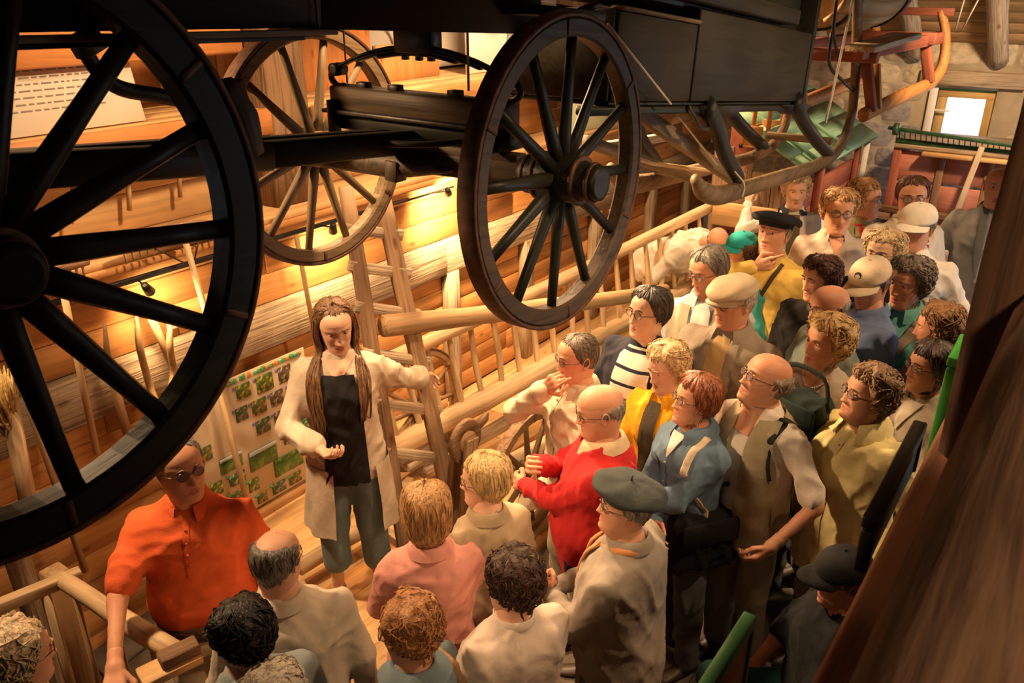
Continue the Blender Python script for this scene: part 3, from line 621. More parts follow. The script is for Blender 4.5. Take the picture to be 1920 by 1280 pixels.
for k in range(26): beam('grille_bar', (mx - .10, 1.52 - k * .045, 1.79 - k * .0026), (mx - .02, 1.52 - k * .045, 1.68), .008, .008, GREEND, wm)
V, F = lathe_geo([(-.025, .04), (-.02, .055), (.02, .055), (.025, .04)], 16, 'y'); MB().add(V, F).build('gear', GREEND, wm, Matrix.Translation((mx - .10, 1.55, 1.795)))
beam('bracket_arm', (mx - .22, 1.78, 1.03), (mx - .04, 1.5, .98), .05, .06, OLD_D, wm); beam('bracket_arm', (mx - .2, 1.72, .92), (mx - .02, 1.5, .95), .03, .03, IRON, wm)
tag(beam('pole', (mx - .16, .83, 1.72), (mx - .30, 1.02, .32), .045, .05, OLD, None), 'grey wooden pole leaning on the front of the red machine', 'pole')
lw = thing('wire_crate', 'old wooden crate with wire mesh standing below the red machine', 'crate', (7.9, .9, 0))
for k in range(7): beam('wire', (7.75, .55 + k * .09, .15), (7.75, .55 + k * .09, .62), .006, .006, IRON, lw)
for zz in (.15, .3, .45, .6): beam('slat', (7.75, .5, zz), (7.75, 1.18, zz), .02, .03, OLD_D, lw)
beam('cross_brace', (7.74, .52, .95), (7.74, .85, .62), .03, .03, REDW, lw); beam('cross_brace', (7.74, 1.16, .95), (7.74, .85, .62), .03, .03, REDW, lw); slab('back', (7.80, .5, 0), (7.84, 1.18, .62), STRAW, lw)
V, F = box(.006, .13, .085, .001); tag(MB().add(V, F).build('paper_tag', PAPER, None, Matrix.Translation((mx - .33, .93, .80)), False), 'white paper tag fixed to the leaning grey pole', 'tag')

# ================================================================== hay rack wagon against the wall
hw = thing('hay_rack', 'long hay rack of peeled logs with slanting wooden rungs along the wall', 'hay rack', (4.7, 2.9, 0))
TB = [at(690, 692, Z=.98), at(1330, 392, Z=1.28)]; BB = [at(725, 845, Z=.42), at(1180, 602, Z=.66)]
BB[1] = BB[0] + (BB[1] - BB[0]) * 1.45
log('bottom_rail', BB[0], BB[1], .075, .06, PEEL, hw, .008, 14); log('top_rail', TB[0], TB[1], .045, .045, PEEL, hw, .01, 12)
for i in range(19):
    t = .03 + i * .052; a = BB[0].lerp(BB[1], t); b_ = TB[0].lerp(TB[1], max(0, t - .012)); a2 = a.lerp(b_, -.04); b2 = a.lerp(b_, 1.06)
    m_ = a.lerp(b_, .5) + Vector((random.gauss(0, .008), random.gauss(0, .008), 0)); tube('rung', [a2, m_, b2], [.019, .022, .016], PEEL, hw, 8, 1, 4)
eb = at(1336, 398, Z=1.27); ee = at(1525, 425, Z=1.25); beam('end_board', eb, ee, .04, .19, PINE_L, hw); 
for k, (p, q) in enumerate((((1345, 400), (1375, 470)), ((1500, 425), (1445, 500)))): beam('end_stake', at(*p, Z=1.25), at(*p, Z=1.25) + Vector((0, 0, -1.25)), .06, .06, OLD_D, hw)
log('end_pole', at(1535, 395, Z=1.35), at(1465, 470, Z=.95), .03, .035, OLD_D, hw)
for (x, y) in ((3.5, 2.98), (5.2, 2.85), (6.2, 2.75)): beam('rack_leg', (x, y, 0), (x, y, .42), .08, .08, OLD, hw)
tag(log('binding_pole', at(722, 612, Y=2.78), at(1250, 545, Y=2.25), .058, .045, PEEL_D, None, .012, 14), 'long smooth brown log lying across the hay rack behind the ladder', 'log')
# wall pole below and logs on the plank floor
for k, (a, b, Z, r0, r1, m, lb) in enumerate(((( 905, 905), (1180, 752), .42, .07, .06, PEEL, 'thick pale log with crack behind the blond woman'), ((790, 880), (1190, 660), .22, .05, .05, OLD, 'grey log lying on the floor below the hay rack'), ((560, 1065), (800, 925), .12, .045, .05, PEEL, 'peeled log lying on the floor behind the guide'))):
    tag(log('log', at(*a, Z=Z), at(*b, Z=Z), r0, r1, m, None, .006, 12), lb, 'log', 'logs on the plank floor')
for k, (a, b, Z, w, h, m, lb) in enumerate((((715, 985), (790, 1045), .16, .07, .06, PEEL, 'short squared timber lying beside the guide'), ((690, 985), (770, 900), .2, .05, .05, PEEL, 'pale squared stick leaning behind the guide'), ((745, 870), (830, 815), .3, .22, .05, OLD, 'weathered plank under the ladder foot'), ((700, 950), (790, 985), .1, .06, .05, OLD_D, 'dark timber on the floor below the ladder'), ((560, 1035), (720, 965), .03, .14, .03, PINE_L, 'pale floor plank behind the guide'), ((700, 905), (745, 950), .2, .04, .05, REDW, 'reddish stick between the guide and the ladder'))):
    tag(beam('timber', at(*a, Z=Z), at(*b, Z=Z), w, h, m, None), lb, 'timber', 'loose timbers by the ladder')
fw = thing('loose_cartwheel', 'old wooden cart wheel standing on the floor behind the blond woman', 'wheel', (3.3, 2.28, 0))
wheel((3.35, 2.26, .40), .40, fw, 10, .06, .055, (.07, .12), (PEEL_D, OLD_D, OLD_D), .2, sp=.02)
fw2 = thing('loose_cartwheel', 'brown cart wheel half hidden behind the ladder', 'wheel', (3.55, 3.2, 0)); wheel((3.50, 3.25, .45), .42, fw2, 10, .055, .05, (.06, .1), (PEEL_D, OLD_D, PEEL_D), .1, sp=.018)
pu = thing('pulley_stand', 'small wooden pulley wheel on a forked stand with lever', 'pulley', (2.95, 2.42, 0))
c_ = at(872, 826, Y=2.42); V, F = ring_geo(.06, .125, .035, 36, c=.006); w_ = MB().add(V, F).build('pulley_wheel', OLD_D, pu, Matrix.Translation(c_), False)
V, F = lathe_geo([(-.03, .02), (-.03, .062), (.03, .062), (.03, .02)], 20, 'y'); MB().add(V, F).build('hub', PEEL_D, w_, Matrix.Translation(c_))
for s in (-1, 1): beam('fork', c_ + Vector((0, s * .045, .03)), Vector((c_.x - .12, c_.y + s * .05, .02)), .035, .09, OLD_D, pu)
beam('lever', c_ + Vector((.05, 0, .02)), at(912, 780, Y=2.55), .03, .05, OLD_D, pu); beam('foot', Vector((c_.x - .3, c_.y, .03)), Vector((c_.x + .2, c_.y, .03)), .14, .06, OLD_D, pu)
# ladder
ld = thing('ladder', 'rough wooden ladder with flat rungs leaning on the wall beside the guide', 'ladder', (3.0, 2.8, 0))
L0, L1 = at(738, 900, Y=2.62), at(648, 350, Y=3.05); R0, R1 = at(836, 905, Y=2.52), at(712, 350, Y=2.98)
beam('rail', L0 + (L0 - L1) * (L0.z / (L1.z - L0.z)), L1, .075, .045, OLD_D, ld, wob=.002); beam('rail', R0 + (R0 - R1) * (R0.z / (R1.z - R0.z)), R1, .085, .05, OLD_D, ld, wob=.002)
for t in (.10, .27, .44, .60, .735, .86):
    a, b_ = L0.lerp(L1, t), R0.lerp(R1, t - .01); d = (b_ - a).normalized(); beam('rung', a - d * .055, b_ + d * .07, .03, .055, OLD, ld)

# ================================================================== tools and panels on the wall
def handle(name, a, b, r, mat, label, cat, parent=None): return tag(tube(name, [a, b], [r, r * 1.05, r], mat, None, 10), label, cat)
def rake(hl, hr, htop, hbot, label, Yw, sag=.0):
    t = thing('hay_rake', label, 'rake', at(*hbot, Y=Yw), 0, 'wooden hay rakes on the wall')
    a, b_ = at(*hl, Y=Yw), at(*hr, Y=Yw); m_ = a.lerp(b_, .5) + Vector((0, 0, sag)); tube('head', [a, m_, b_], [.018, .03, .018], OLD_D, t, 8, 1, 6)
    P = smooth_path([a, m_, b_], 8)
    for i in range(1, len(P) - 1): tube('tooth', [P[i], P[i] + Vector((.0, .0, -.075))], [.008, .004], PEEL, t, 6)
    h0, h1 = at(*htop, Y=Yw - .03), at(*hbot, Y=Yw - .05); tube('handle', [h0, h1], .016, PEEL, t, 8)
    for s in (a.lerp(b_, .25), a.lerp(b_, .75)): tube('stay', [s, h0.lerp(h1, .25)], .004, IRON, t, 6)
rake((218, 472), (425, 418), (338, 420), (425, 720), 'wooden hay rake with curved head hanging above the forked tools', 3.53, .04)
rake((-40, 560), (165, 490), (112, 515), (182, 850), 'wooden hay rake at the far left, head behind the wheel hub', 3.53, .02)
for k, (a, b, r, m, lb, Y_) in enumerate((((555, 440), (600, 680), .014, PEEL_D, 'thin brown pole upright on the wall left of the guide', 3.55), ((395, 670), (482, 1012), .017, PEEL, 'long pale pole leaning in front of the flower poster', 3.62), ((268, 560), (330, 700), .02, PEEL, 'pale flat handle leaning between the fork prongs', 3.62), ((30, 690), (160, 1070), .016, PEEL_D, 'thin orange handle leaning beside the straw broom', 3.5), ((205, 690), (250, 850), .022, PEEL_D, 'broad stick leaning behind the big wheel spokes', 3.6), ((135, 340), (135, 420), .008, PEEL_D, 'thin stick below the shelf, leftmost', 3.9), ((240, 320), (243, 395), .012, PEEL, 'stick below the shelf, middle', 3.9), ((335, 310), (338, 370), .012, PEEL_D, 'stick below the shelf, rightmost', 3.9))):
    handle('stick' if k > 3 else 'pole', at(*a, Y=Y_), at(*b, Y=Y_) if k != 1 else at(*b, Z=.01), r, m, lb, 'stick' if k > 3 else 'pole')
fk = thing('wooden_fork', 'natural three-pronged wooden hay fork hanging on the wall', 'fork', at(300, 900, Y=3.6))
for P in ([(196, 605), (205, 680), (235, 730), (290, 750), (300, 790), (310, 900)], [(255, 590), (262, 650), (280, 720), (295, 760)], [(324, 572), (318, 640), (325, 700), (315, 740), (296, 770)]):
    tube('prong', [at(*p, Y=3.60 - .05 * (i % 2)) for i, p in enumerate(P)], [.008] + [.018] * (len(P) - 1), PEEL_D, fk, 8, 1, 5)
br = thing('straw_broom', 'straw broom standing bristles up at the left edge', 'broom', at(50, 950, Y=3.45))
tube('handle', [at(18, 760, Y=3.45), at(60, 980, Y=3.3)], .035, PEEL, br, 10); bb = MB(); c_ = at(12, 775, Y=3.45)
for i in range(110):
    a = random.uniform(0, 2 * pi); r = .10 * math.sqrt(random.random()); p0 = c_ + Vector((r * .35 * math.cos(a), r * .35 * math.sin(a), random.uniform(-.1, .02))); p1 = c_ + Vector((r * math.cos(a) - .03, r * math.sin(a), random.uniform(.12, .22)))
    V, F = tube_geo([p0, p0.lerp(p1, .5) + Vector((random.gauss(0, .01), random.gauss(0, .01), 0)), p1], [.006, .005, .003], 4); bb.add(V, F)
o = bb.build('bristles', STRAW, br); o['kind'] = 'stuff'
tube('binding', [c_ + Vector((.045 * math.cos(t), .045 * math.sin(t), -.03)) for t in np.linspace(0, 2 * pi, 16)], .007, ROPE, br, 6)
# lamp track
tk = thing('lamp_track', 'thin black lamp track running along the plank wall', 'lamp track', (2.6, 3.6, 1.72))
beam('track', (.6, 3.60, 1.715), (3.9, 3.60, 1.715), .025, .02, BLACK, tk); beam('cable', (.6, 3.63, 1.69), (4.4, 3.63, 1.70), .012, .012, BLACK, tk)
def lamp_head(loc, aim, label, grp, arm, s=1.0):
    t = thing('spotlight', label, 'spotlight', loc, 0, grp); d = (Vector(aim) - Vector(loc)).normalized(); M, _ = frame(Vector(loc) - d * .09 * s, Vector(loc))
    V, F = lathe_geo([(-.07 * s, .012 * s), (-.07 * s, .03 * s), (-.02 * s, .036 * s), (.06 * s, .046 * s), (.06 * s, .040 * s), (.045 * s, .036 * s)], 18, 'x'); MB().add(V, F).build('housing', BLACK, t, M)
    V, F = lathe_geo([(.03 * s, .03 * s), (.034 * s, .03 * s)], 16, 'x'); MB().add(V, F).build('lamp_glass', LAMPG, t, M)
    tube('arm', [Vector(loc) - d * .10 * s, Vector(arm)], .008 * s, BLACK, t, 6)
    if grp.startswith('spotlights on') and 'ladder' in label:
        for k in (-1, 1): V, F = box(.06, .004, .05, .001, (.06 * s + .03, 0, k * .05)); MB().add(V, F).build('flap', OLD_D, t, M @ Matrix.Rotation(k * .4, 4, 'Y'), False)
for (l, a, p, c), lb in zip(LAMPS, ('small black spotlight on the track beside the wheel spokes', 'small black spotlight on the track above the guide', 'small black spotlight on the track above the ladder')): lamp_head(l, a, lb, 'spotlights on the wall track', (l[0], 3.60, 1.71), .55)
for (l, a, p, c), lb in zip(HIGH, ('assumed high spotlight on the weathered post', 'assumed high spotlight above the hay rack', 'assumed high spotlight above the bee house', 'assumed high spotlight above the shelf at the left', 'added fill spotlight under the roof above the carriage', 'assumed spotlight under the roof near the gallery', 'added fill spotlight under the roof above the sleigh', 'added fill spotlight under the roof facing the loft', 'assumed spotlight under the roof behind the gallery post', 'added fill spotlight under the roof over the railing', 'added fill spotlight under the roof by the red machine')): lamp_head(l, a, lb, 'assumed or added spotlights fixed high under the roof', (l[0], l[1] + .05, 4.3), 1.4)  # housings of the unseen high lamps
# flower poster with small pictures
pt = thing('flower_poster', 'large poster covered with small flower photographs on the plank wall', 'poster', (2.5, 3.66, .09)); px0, px1, pz0, pz1 = 2.02, 2.965, .095, .985
slab('sheet', (px0, 3.655, pz0), (px1, 3.665, pz1), plain('poster paper', (.62, .50, .36), .6, 0, .08, 3, 0), pt)
def pic_mat(i, c, d, k): return plain('flower photo', c, .5, 0, .0, 8, 0)
def photo_mat(name, a, b_, s):
    m, nt, b, N, L = nodes(name); tc = N('ShaderNodeTexCoord'); v = N('ShaderNodeTexNoise'); v.inputs['Scale'].default_value = s; v.inputs['Detail'].default_value = 4; L(tc.outputs['Object'], v.inputs[0])
    r = ramp(nt, [(.35, sc(a, .45)), (.52, a), (.63, b_)]); L(v.outputs[0], r.inputs[0]); L(r.outputs[0], b.inputs['Base Color']); b.inputs['Roughness'].default_value = .35; return m
PH = [photo_mat('flower photo', a, b_, 38) for a, b_ in (((.06, .16, .03), (.2, .3, .08)), ((.05, .14, .04), (.55, .2, .4)), ((.10, .17, .04), (.6, .5, .06)), ((.12, .09, .06), (.5, .42, .35)), ((.05, .17, .05), (.6, .6, .55)), ((.08, .15, .05), (.65, .22, .03)))]
PHB = photo_mat('meadow photo', (.09, .2, .04), (.2, .34, .08), 14); SKYB = plain('photo sky', (.55, .66, .78), .4, 0, .05, 4, 0); BLUEF = plain('blue flower mark', (.22, .20, .5), .5, 0, .1, 6, 0); GRM = plain('green mark', (.10, .42, .18), .5, 0, .1, 6, 0)
def pic(x, z, w, h, m, name='photo', pr=0): slab(name, (px0 + x, 3.649 - pr, pz0 + z), (px0 + x + w, 3.656 - pr, pz0 + z + h), m, pt, c=.0005)
for r_ in range(4):
    x = .03
    while x < .86:
        w = random.uniform(.07, .12); h = random.uniform(.085, .115)
        if not (r_ < 2 and x < .30) and not (r_ == 3 and .16 < x < .66) and not (r_ == 2 and .2 < x < .42):
            pic(x, .80 - r_ * .135 - h + .03, w, h, random.choice(PH)); pic(x - .022, .80 - r_ * .135 + .012, .018, .018, BLUEF, 'flower_mark', .001)
        x += w + random.uniform(.03, .05)
for (x, z, w, h) in ((.26, .335, .15, .10), (.455, .255, .20, .13), (.62, .13, .22, .12)): pic(x, z, w, h, PHB, 'meadow_photo'); pic(x, z + h * .80, w, h * .20, SKYB if x < .6 else PH[0], 'photo_sky', .003)
for r_ in range(3):
    x = .02
    while x < .86:
        w = random.uniform(.06, .11); h = random.uniform(.06, .085); z_ = .02 + r_ * .105
        if not any(abs(x + w / 2 - a - c / 2) < (w + c) / 2 and abs(z_ + h / 2 - b_ - d / 2) < (h + d) / 2 for (a, b_, c, d) in ((.26, .335, .15, .10), (.455, .255, .20, .13), (.62, .13, .22, .12))):
            pic(x, z_, w, h, random.choice(PH)); pic(x - .016, z_ + h - .01, .016, .016, GRM, 'flower_mark', .001)
        x += w + random.uniform(.03, .05)
ORM = plain('orange print', (.66, .24, .05), .5, 0, .1, 6, 0)
x = .30
while x < .92:
    w = random.choice([.012, .016, .02, .02, .024]); h = random.uniform(.018, .032); pic(x, .855, w, h, random.choice([GRM, GRM, ORM]), 'heading_mark', .001); x += w + (.006 if random.random() < .82 else .02)
# text panels lying in the loft shelf
def text_panel(x0, x1, y, z0, z1, label, col, left):
    t = thing('text_panel', label, 'sign', ((x0 + x1) / 2, y, z0)); M = Matrix.Translation(((x0 + x1) / 2, y, z0)) @ Matrix.Rotation(-.22, 4, 'X'); w = x1 - x0; h = z1 - z0
    V, F = box(w, .012, h, .001, (0, 0, h / 2)); MB().add(V, F).build('panel', col, t, M, False)
    for i in range(left):
        ll = w * random.uniform(.6, .74); xx = -w * .42
        while xx < -w * .42 + ll:
            l_ = random.uniform(.012, .05); V, F = box(l_, .002, .007, .0004, (xx + l_ / 2, -.007, h * (.86 - i * .62 / left))); MB().add(V, F).build('text_mark', INK, t, M, False); xx += l_ + .012
text_panel(1.52, 2.32, 3.86, 2.385, 2.70, 'pale printed text panel propped on the loft shelf', PAPER, 7)
text_panel(.72, 1.50, 3.85, 2.385, 2.68, 'white map panel with drawn lines at the left end of the loft shelf', WHITEB, 9)
V, F = box(.10, .008, .075, .001); tag(MB().add(V, F).build('wall_label', PAPER, None, Matrix.Translation(at(328, 602, Y=3.70)), False), 'small white card on the wall behind the wooden fork', 'card')
for (a, m, lb) in (((4.45, 4.3, 2.40), PEEL_D, 'bent wooden hoop standing by the white partition in the loft'),):
    tag(tube('wooden_hoop', [(a[0] + .22 * math.cos(t), a[1] - .06, a[2] + .25 + .22 * math.sin(t)) for t in np.linspace(0, 2 * pi, 24)], .012, m, None, 8), lb, 'hoop')
GREYP = plain('pale green panel', (.55, .60, .42), .6, 0, .05, 4, 0)
tag(slab('leaning_panel', (5.9, 3.66, 1.836), (7.3, 3.70, 2.24), GREYP, None, kind=None), 'pale green panel on the ledge behind the sleigh', 'panel'); 
if 'kind' in bpy.data.objects['leaning_panel']: del bpy.data.objects['leaning_panel']['kind']
# railing at the lower left
lr = thing('wooden_railing', 'pale wooden railing with thin upright bars at the lower left', 'railing', (1.0, 2.4, 0))
A0, A1 = at(112, 1085, Z=.78), at(345, 1232, Z=.78); B0, B1 = at(-60, 1160, Z=.78), at(152, 1074, Z=.78)
log('rail', A0, A1, .035, .04, PEEL, lr, .003, 12); beam('rail', B0, B1, .05, .05, PEEL, lr); beam('rail_end', at(300, 1245, Z=.80), at(372, 1212, Z=.80), .07, .07, OLD_D, lr)
beam('ledge_board', at(262, 1275, Z=.78), at(372, 1222, Z=.78), .10, .03, PINE_L, lr)
for t in (.12, .45, .75): 
    p = A0.lerp(A1, t); tube('bar', [p, Vector((p.x, p.y, -.25))], .013, PEEL_D, lr, 8)
for t in (.05, .35, .65): 
    p = B0.lerp(B1, t); tube('bar', [p, Vector((p.x, p.y, -.25))], .02, PEEL, lr, 8)
beam('corner_post', Vector((A0.x + .03, A0.y + .12, -.27)), Vector((A0.x + .03, A0.y + .12, .75)), .09, .09, PEEL_D, lr); beam('lower_rail', Vector((A0.x, A0.y, -.22)), Vector((A1.x, A1.y, -.22)), .05, .05, PEEL, lr)
for k, (x_, y_, r_) in enumerate(((.82, 3.35, .07), (1.15, 3.5, .05))):
    tag(log('trunk_post', (x_, y_, -.27), (x_ - .03, y_, .9), r_, r_, OLD, None, .006), ['thick grey trunk upright at the lower left by the wall', 'thinner grey trunk upright beside the lower left railing'][k], 'post')
# ================================================================== people: signed-distance bodies turned into quads (surface nets)
def rcone(P, a, b, ra, rb):
    a = np.asarray(a, np.float32); b = np.asarray(b, np.float32); ab = b - a; pa = P - a
    t = np.clip(pa @ ab / max(1e-9, float(ab @ ab)), 0, 1); d = pa - t[:, None] * ab
    return np.sqrt((d * d).sum(1)) - (ra + (rb - ra) * t)
def ell(P, c, r):
    q = (P - np.asarray(c, np.float32)) / np.asarray(r, np.float32); k = np.sqrt((q * q).sum(1)); return (k - 1) * min(r)
def loft(P, zs, w, f, b, n=2.4, yc=0):
    """stack of ellipses: half width w, front depth f, back depth b by height"""
    z = P[:, 2]; W_ = np.interp(z, zs, w); Ff = np.interp(z, zs, f); Bb = np.interp(z, zs, b); Y = P[:, 1] - yc; D = np.where(Y > 0, Ff, Bb)
    k = ((np.abs(P[:, 0]) / W_) ** n + (np.abs(Y) / D) ** n) ** (1 / n)
    return np.maximum((k - 1) * np.minimum(W_, D), np.maximum(zs[0] - z, z - zs[-1]))
def smin(a, b, k):
    h = np.clip(.5 + .5 * (b - a) / k, 0, 1); return b + (a - b) * h - k * h * (1 - h)
def nets(fn, lo, hi, h):
    lo = np.asarray(lo, np.float32) - h * 1.5; hi = np.asarray(hi, np.float32) + h * 1.5
    n = np.ceil((hi - lo) / h).astype(int) + 1
    ax = [lo[i] + h * np.arange(n[i], dtype=np.float32) for i in range(3)]
    G = np.stack(np.meshgrid(*ax, indexing='ij'), -1).reshape(-1, 3); D = fn(G).reshape(n).astype(np.float32)
    ins = D < 0; c = n - 1
    cnt = np.zeros(c, np.int16); pos = np.zeros((*c, 3), np.float32)
    cor = [(i, j, k) for i in (0, 1) for j in (0, 1) for k in (0, 1)]
    sl = lambda a, o: a[o[0]:o[0] + c[0], o[1]:o[1] + c[1], o[2]:o[2] + c[2]]
    s = sum(sl(ins, o).astype(np.int8) for o in cor); act = np.argwhere((s > 0) & (s < 8)); A = tuple(act.T)
    acc = np.zeros((len(act), 3), np.float32); num = np.zeros(len(act), np.float32)
    for o in cor:
        for axn in range(3):
            if o[axn]: continue
            e = list(o); e[axn] = 1
            d0 = D[act[:, 0] + o[0], act[:, 1] + o[1], act[:, 2] + o[2]]; d1 = D[act[:, 0] + e[0], act[:, 1] + e[1], act[:, 2] + e[2]]
            m = (d0 < 0) != (d1 < 0); t = np.where(m, d0 / np.where(m, d0 - d1, 1), 0); p = np.tile(np.array(o, np.float32), (len(act), 1)); p[:, axn] = t
            acc[m] += p[m]; num[m] += 1
    V = lo + h * (act + acc / num[:, None]); idx = -np.ones(c, np.int64); idx[A] = np.arange(len(act)); F = []
    for axn in range(3):
        o = [0, 0, 0]; o[axn] = 1; a0 = ins[:c[0] + (0 if axn == 0 else 1), :c[1] + (0 if axn == 1 else 1), :c[2] + (0 if axn == 2 else 1)]
        a1 = ins[o[0]:, o[1]:, o[2]:][:a0.shape[0], :a0.shape[1], :a0.shape[2]]
        E_ = np.argwhere(a0 != a1); u, v = [(1, 2), (2, 0), (0, 1)][axn]
        E_ = E_[(E_[:, u] > 0) & (E_[:, v] > 0) & (E_[:, u] < c[u]) & (E_[:, v] < c[v])]
        def cell(du, dv):
            q = E_.copy(); q[:, u] += du; q[:, v] += dv; return idx[tuple(q.T)]
        Q = np.stack([cell(-1, -1), cell(0, -1), cell(0, 0), cell(-1, 0)], 1); fl = a0[tuple(E_.T)]
        Q[~fl] = Q[~fl][:, ::-1]; F.append(Q[(Q >= 0).all(1)])
    return V, np.concatenate(F)
def relax(V, F, it=2, k=.5):
    for _ in range(it):
        S_ = np.zeros_like(V); C_ = np.zeros(len(V), np.float32)
        for i in range(4):
            a, b = F[:, i], F[:, (i + 1) % 4]; np.add.at(S_, a, V[b]); np.add.at(S_, b, V[a]); np.add.at(C_, a, 1); np.add.at(C_, b, 1)
        V = V + k * (S_ / C_[:, None] - V)
    return V
def vnorm(V, F):
    n = np.cross(V[F[:, 2]] - V[F[:, 0]], V[F[:, 3]] - V[F[:, 1]]); N = np.zeros_like(V)
    for i in range(4): np.add.at(N, F[:, i], n)
    return N / (np.linalg.norm(N, axis=1, keepdims=True) + 1e-9)
def waves(P, seed, amp, freq):
    """cloth folds: warped ridges, mostly hanging down or running slantwise"""
    r = np.random.default_rng(seed); out = np.zeros(len(P))
    for i in range(4):
        a = r.uniform(0, 2 * pi); k = np.array((math.cos(a), math.sin(a), r.normal(0, .55))) * freq * r.uniform(.8, 1.5); q = r.normal(0, 1, 3) * freq * .35; q2 = r.normal(0, 1, 3) * freq * .30
        ph = P @ k + r.uniform(0, 6) + 1.3 * np.sin(P @ q + r.uniform(0, 6)); m = np.clip(.35 + np.sin(P @ q2 + r.uniform(0, 6)), 0, 1)
        out += m * (1 - np.abs(np.sin(ph * .5))) ** 2.2
    return amp * (1.9 * np.minimum(out, 1.05) - 1.0)

# ------------------------------------------------------------------ head
HZ = np.array([-.235, -.19, -.15, -.128, -.116, -.106, -.095, -.08, -.06, -.04, -.015, .01, .035, .06, .082, .098, .109, .115])
HFR = np.array([.050, .040, .036, .046, .070, .082, .086, .086, .084, .084, .084, .085, .088, .085, .073, .054, .032, .0004])
HBK = np.array([.075, .066, .062, .062, .064, .066, .068, .072, .078, .085, .093, .099, .102, .099, .088, .068, .042, .0004])
HW = np.array([.075, .060, .055, .054, .053, .053, .054, .058, .063, .067, .071, .074, .076, .074, .066, .052, .031, .0004])
def head_ring(z): return np.interp(z, HZ, HW), np.interp(z, HZ, HFR), np.interp(z, HZ, HBK)
def g(x, s): return np.exp(-(x / s) ** 2)
def face_disp(x, z, fem):
    """forward displacement of the face"""
    t = np.clip((.030 - z) / .062, 0, 1); nose = np.where((z < .034) & (z > -.06), .004 + .021 * t ** 1.3, 0) * np.where(z < -.032, np.clip((z + .044) / .012, 0, 1), 1) * g(x, .0075 + .006 * t)
    nose = np.where(z > .03, nose * np.clip((.036 - z) / .006, 0, 1), nose)
    wing = .008 * g(np.abs(x) - .013, .006) * g(z + .030, .008)
    eye = -.012 * g(np.abs(x) - .031, .014) * g(z - .016, .010)
    brow = (.003 if fem else .006) * g(np.abs(x) - .028, .022) * g(z - .036, .008)
    cheek = .005 * g(np.abs(x) - .042, .018) * g(z + .015, .02)
    lip = .0055 * g(x, .020) * (g(z + .056, .0045) + 1.1 * g(z + .069, .005)) - .004 * g(x, .024) * g(z + .0625, .0025)
    chin = .006 * g(x, .018) * g(z + .097, .014); fold = -.003 * g(np.abs(x) - .030 - (-.04 - z) * .2, .005) * g(z + .05, .018)
    return nose + wing + eye + brow + cheek + lip + chin + fold
NA = 44
_u = np.linspace(-pi, pi, NA, endpoint=False); ANG = _u + .62 * np.sin(_u) * -1 * .55   # denser at the front (angle 0)
def head_geo(fem=False, fat=0.0, long_=1.0):
    zs = np.concatenate([np.linspace(-.235, -.13, 7, endpoint=False), np.linspace(-.13, .06, 40, endpoint=False), .115 - .055 * (1 - np.sin(np.linspace(0, pi / 2, 9))) ** 1.0])
    V = []
    for z in zs:
        w, f, b = head_ring(z); w = w * (1 + fat * .25 * g(z + .06, .07)) * (.96 if fem else 1); s, c = np.sin(ANG), np.cos(ANG); n = 2.25
        k = (np.abs(s) ** n + np.abs(c) ** n) ** (1 / n); x = w * s / k; y = np.where(c > 0, f, b) * c / k
        fr = np.clip(c * 1.6, 0, 1); y = y + face_disp(x, z, fem) * fr; V.append(np.stack([x, y, np.full(NA, z * long_)], 1))
    V = np.concatenate(V); F = []; m = len(zs)
    for i in range(m - 1):
        for k in range(NA): F.append((i * NA + k, i * NA + NA + k, i * NA + NA + (k + 1) % NA, i * NA + (k + 1) % NA))
    F.append(tuple(range((m - 1) * NA, m * NA))); F = [f[::-1] for f in F]
    mi = []
    for f in F:
        c = V[list(f)].mean(0); lipz = -.0735 < c[2] / long_ < -.0515 and abs(c[0]) < .021 * (1 - .5 * abs(c[2] / long_ + .0625) / .011) and c[1] > .05; mi.append(1 if lipz else 0)
    return V, F, mi
def sphere_geo(r, n=10, m=7, zmin=-1):
    V = []; F = []
    for i in range(m + 1):
        t = -pi / 2 + pi * i / m
        for k in range(n): V.append((r * math.cos(t) * math.cos(2 * pi * k / n), r * math.cos(t) * math.sin(2 * pi * k / n), r * math.sin(t)))
    for i in range(m):
        for k in range(n): F.append((i * n + k, i * n + (k + 1) % n, i * n + n + (k + 1) % n, i * n + n + k))
    return np.array(V), F
def ear_geo(s):
    P = []; 
    V = []; F = []; n = 14
    for j, (k, out) in enumerate(((.25, .004), (.6, .003), (.85, .012), (1.0, .010), (.9, .002), (.5, -.004))):
        for i in range(n):
            a = 2 * pi * i / n; V.append((s * (.070 + out + .004 * math.sin(a)), -.012 + .017 * k * math.cos(a) - .004 * math.sin(a), .003 + .031 * k * math.sin(a) - (.004 * k if math.sin(a) < 0 else 0)))
    for j in range(5):
        for i in range(n):
            f = (j * n + i, j * n + (i + 1) % n, j * n + n + (i + 1) % n, j * n + n + i); F.append(f if s > 0 else f[::-1])
    F.append(tuple(range(n))[::-1] if s > 0 else tuple(range(n)))
    return np.array(V), F
HEADS = {k: head_geo(*k) for k in ((False, 0.0), (False, .5), (True, 0.0), (True, .4))}

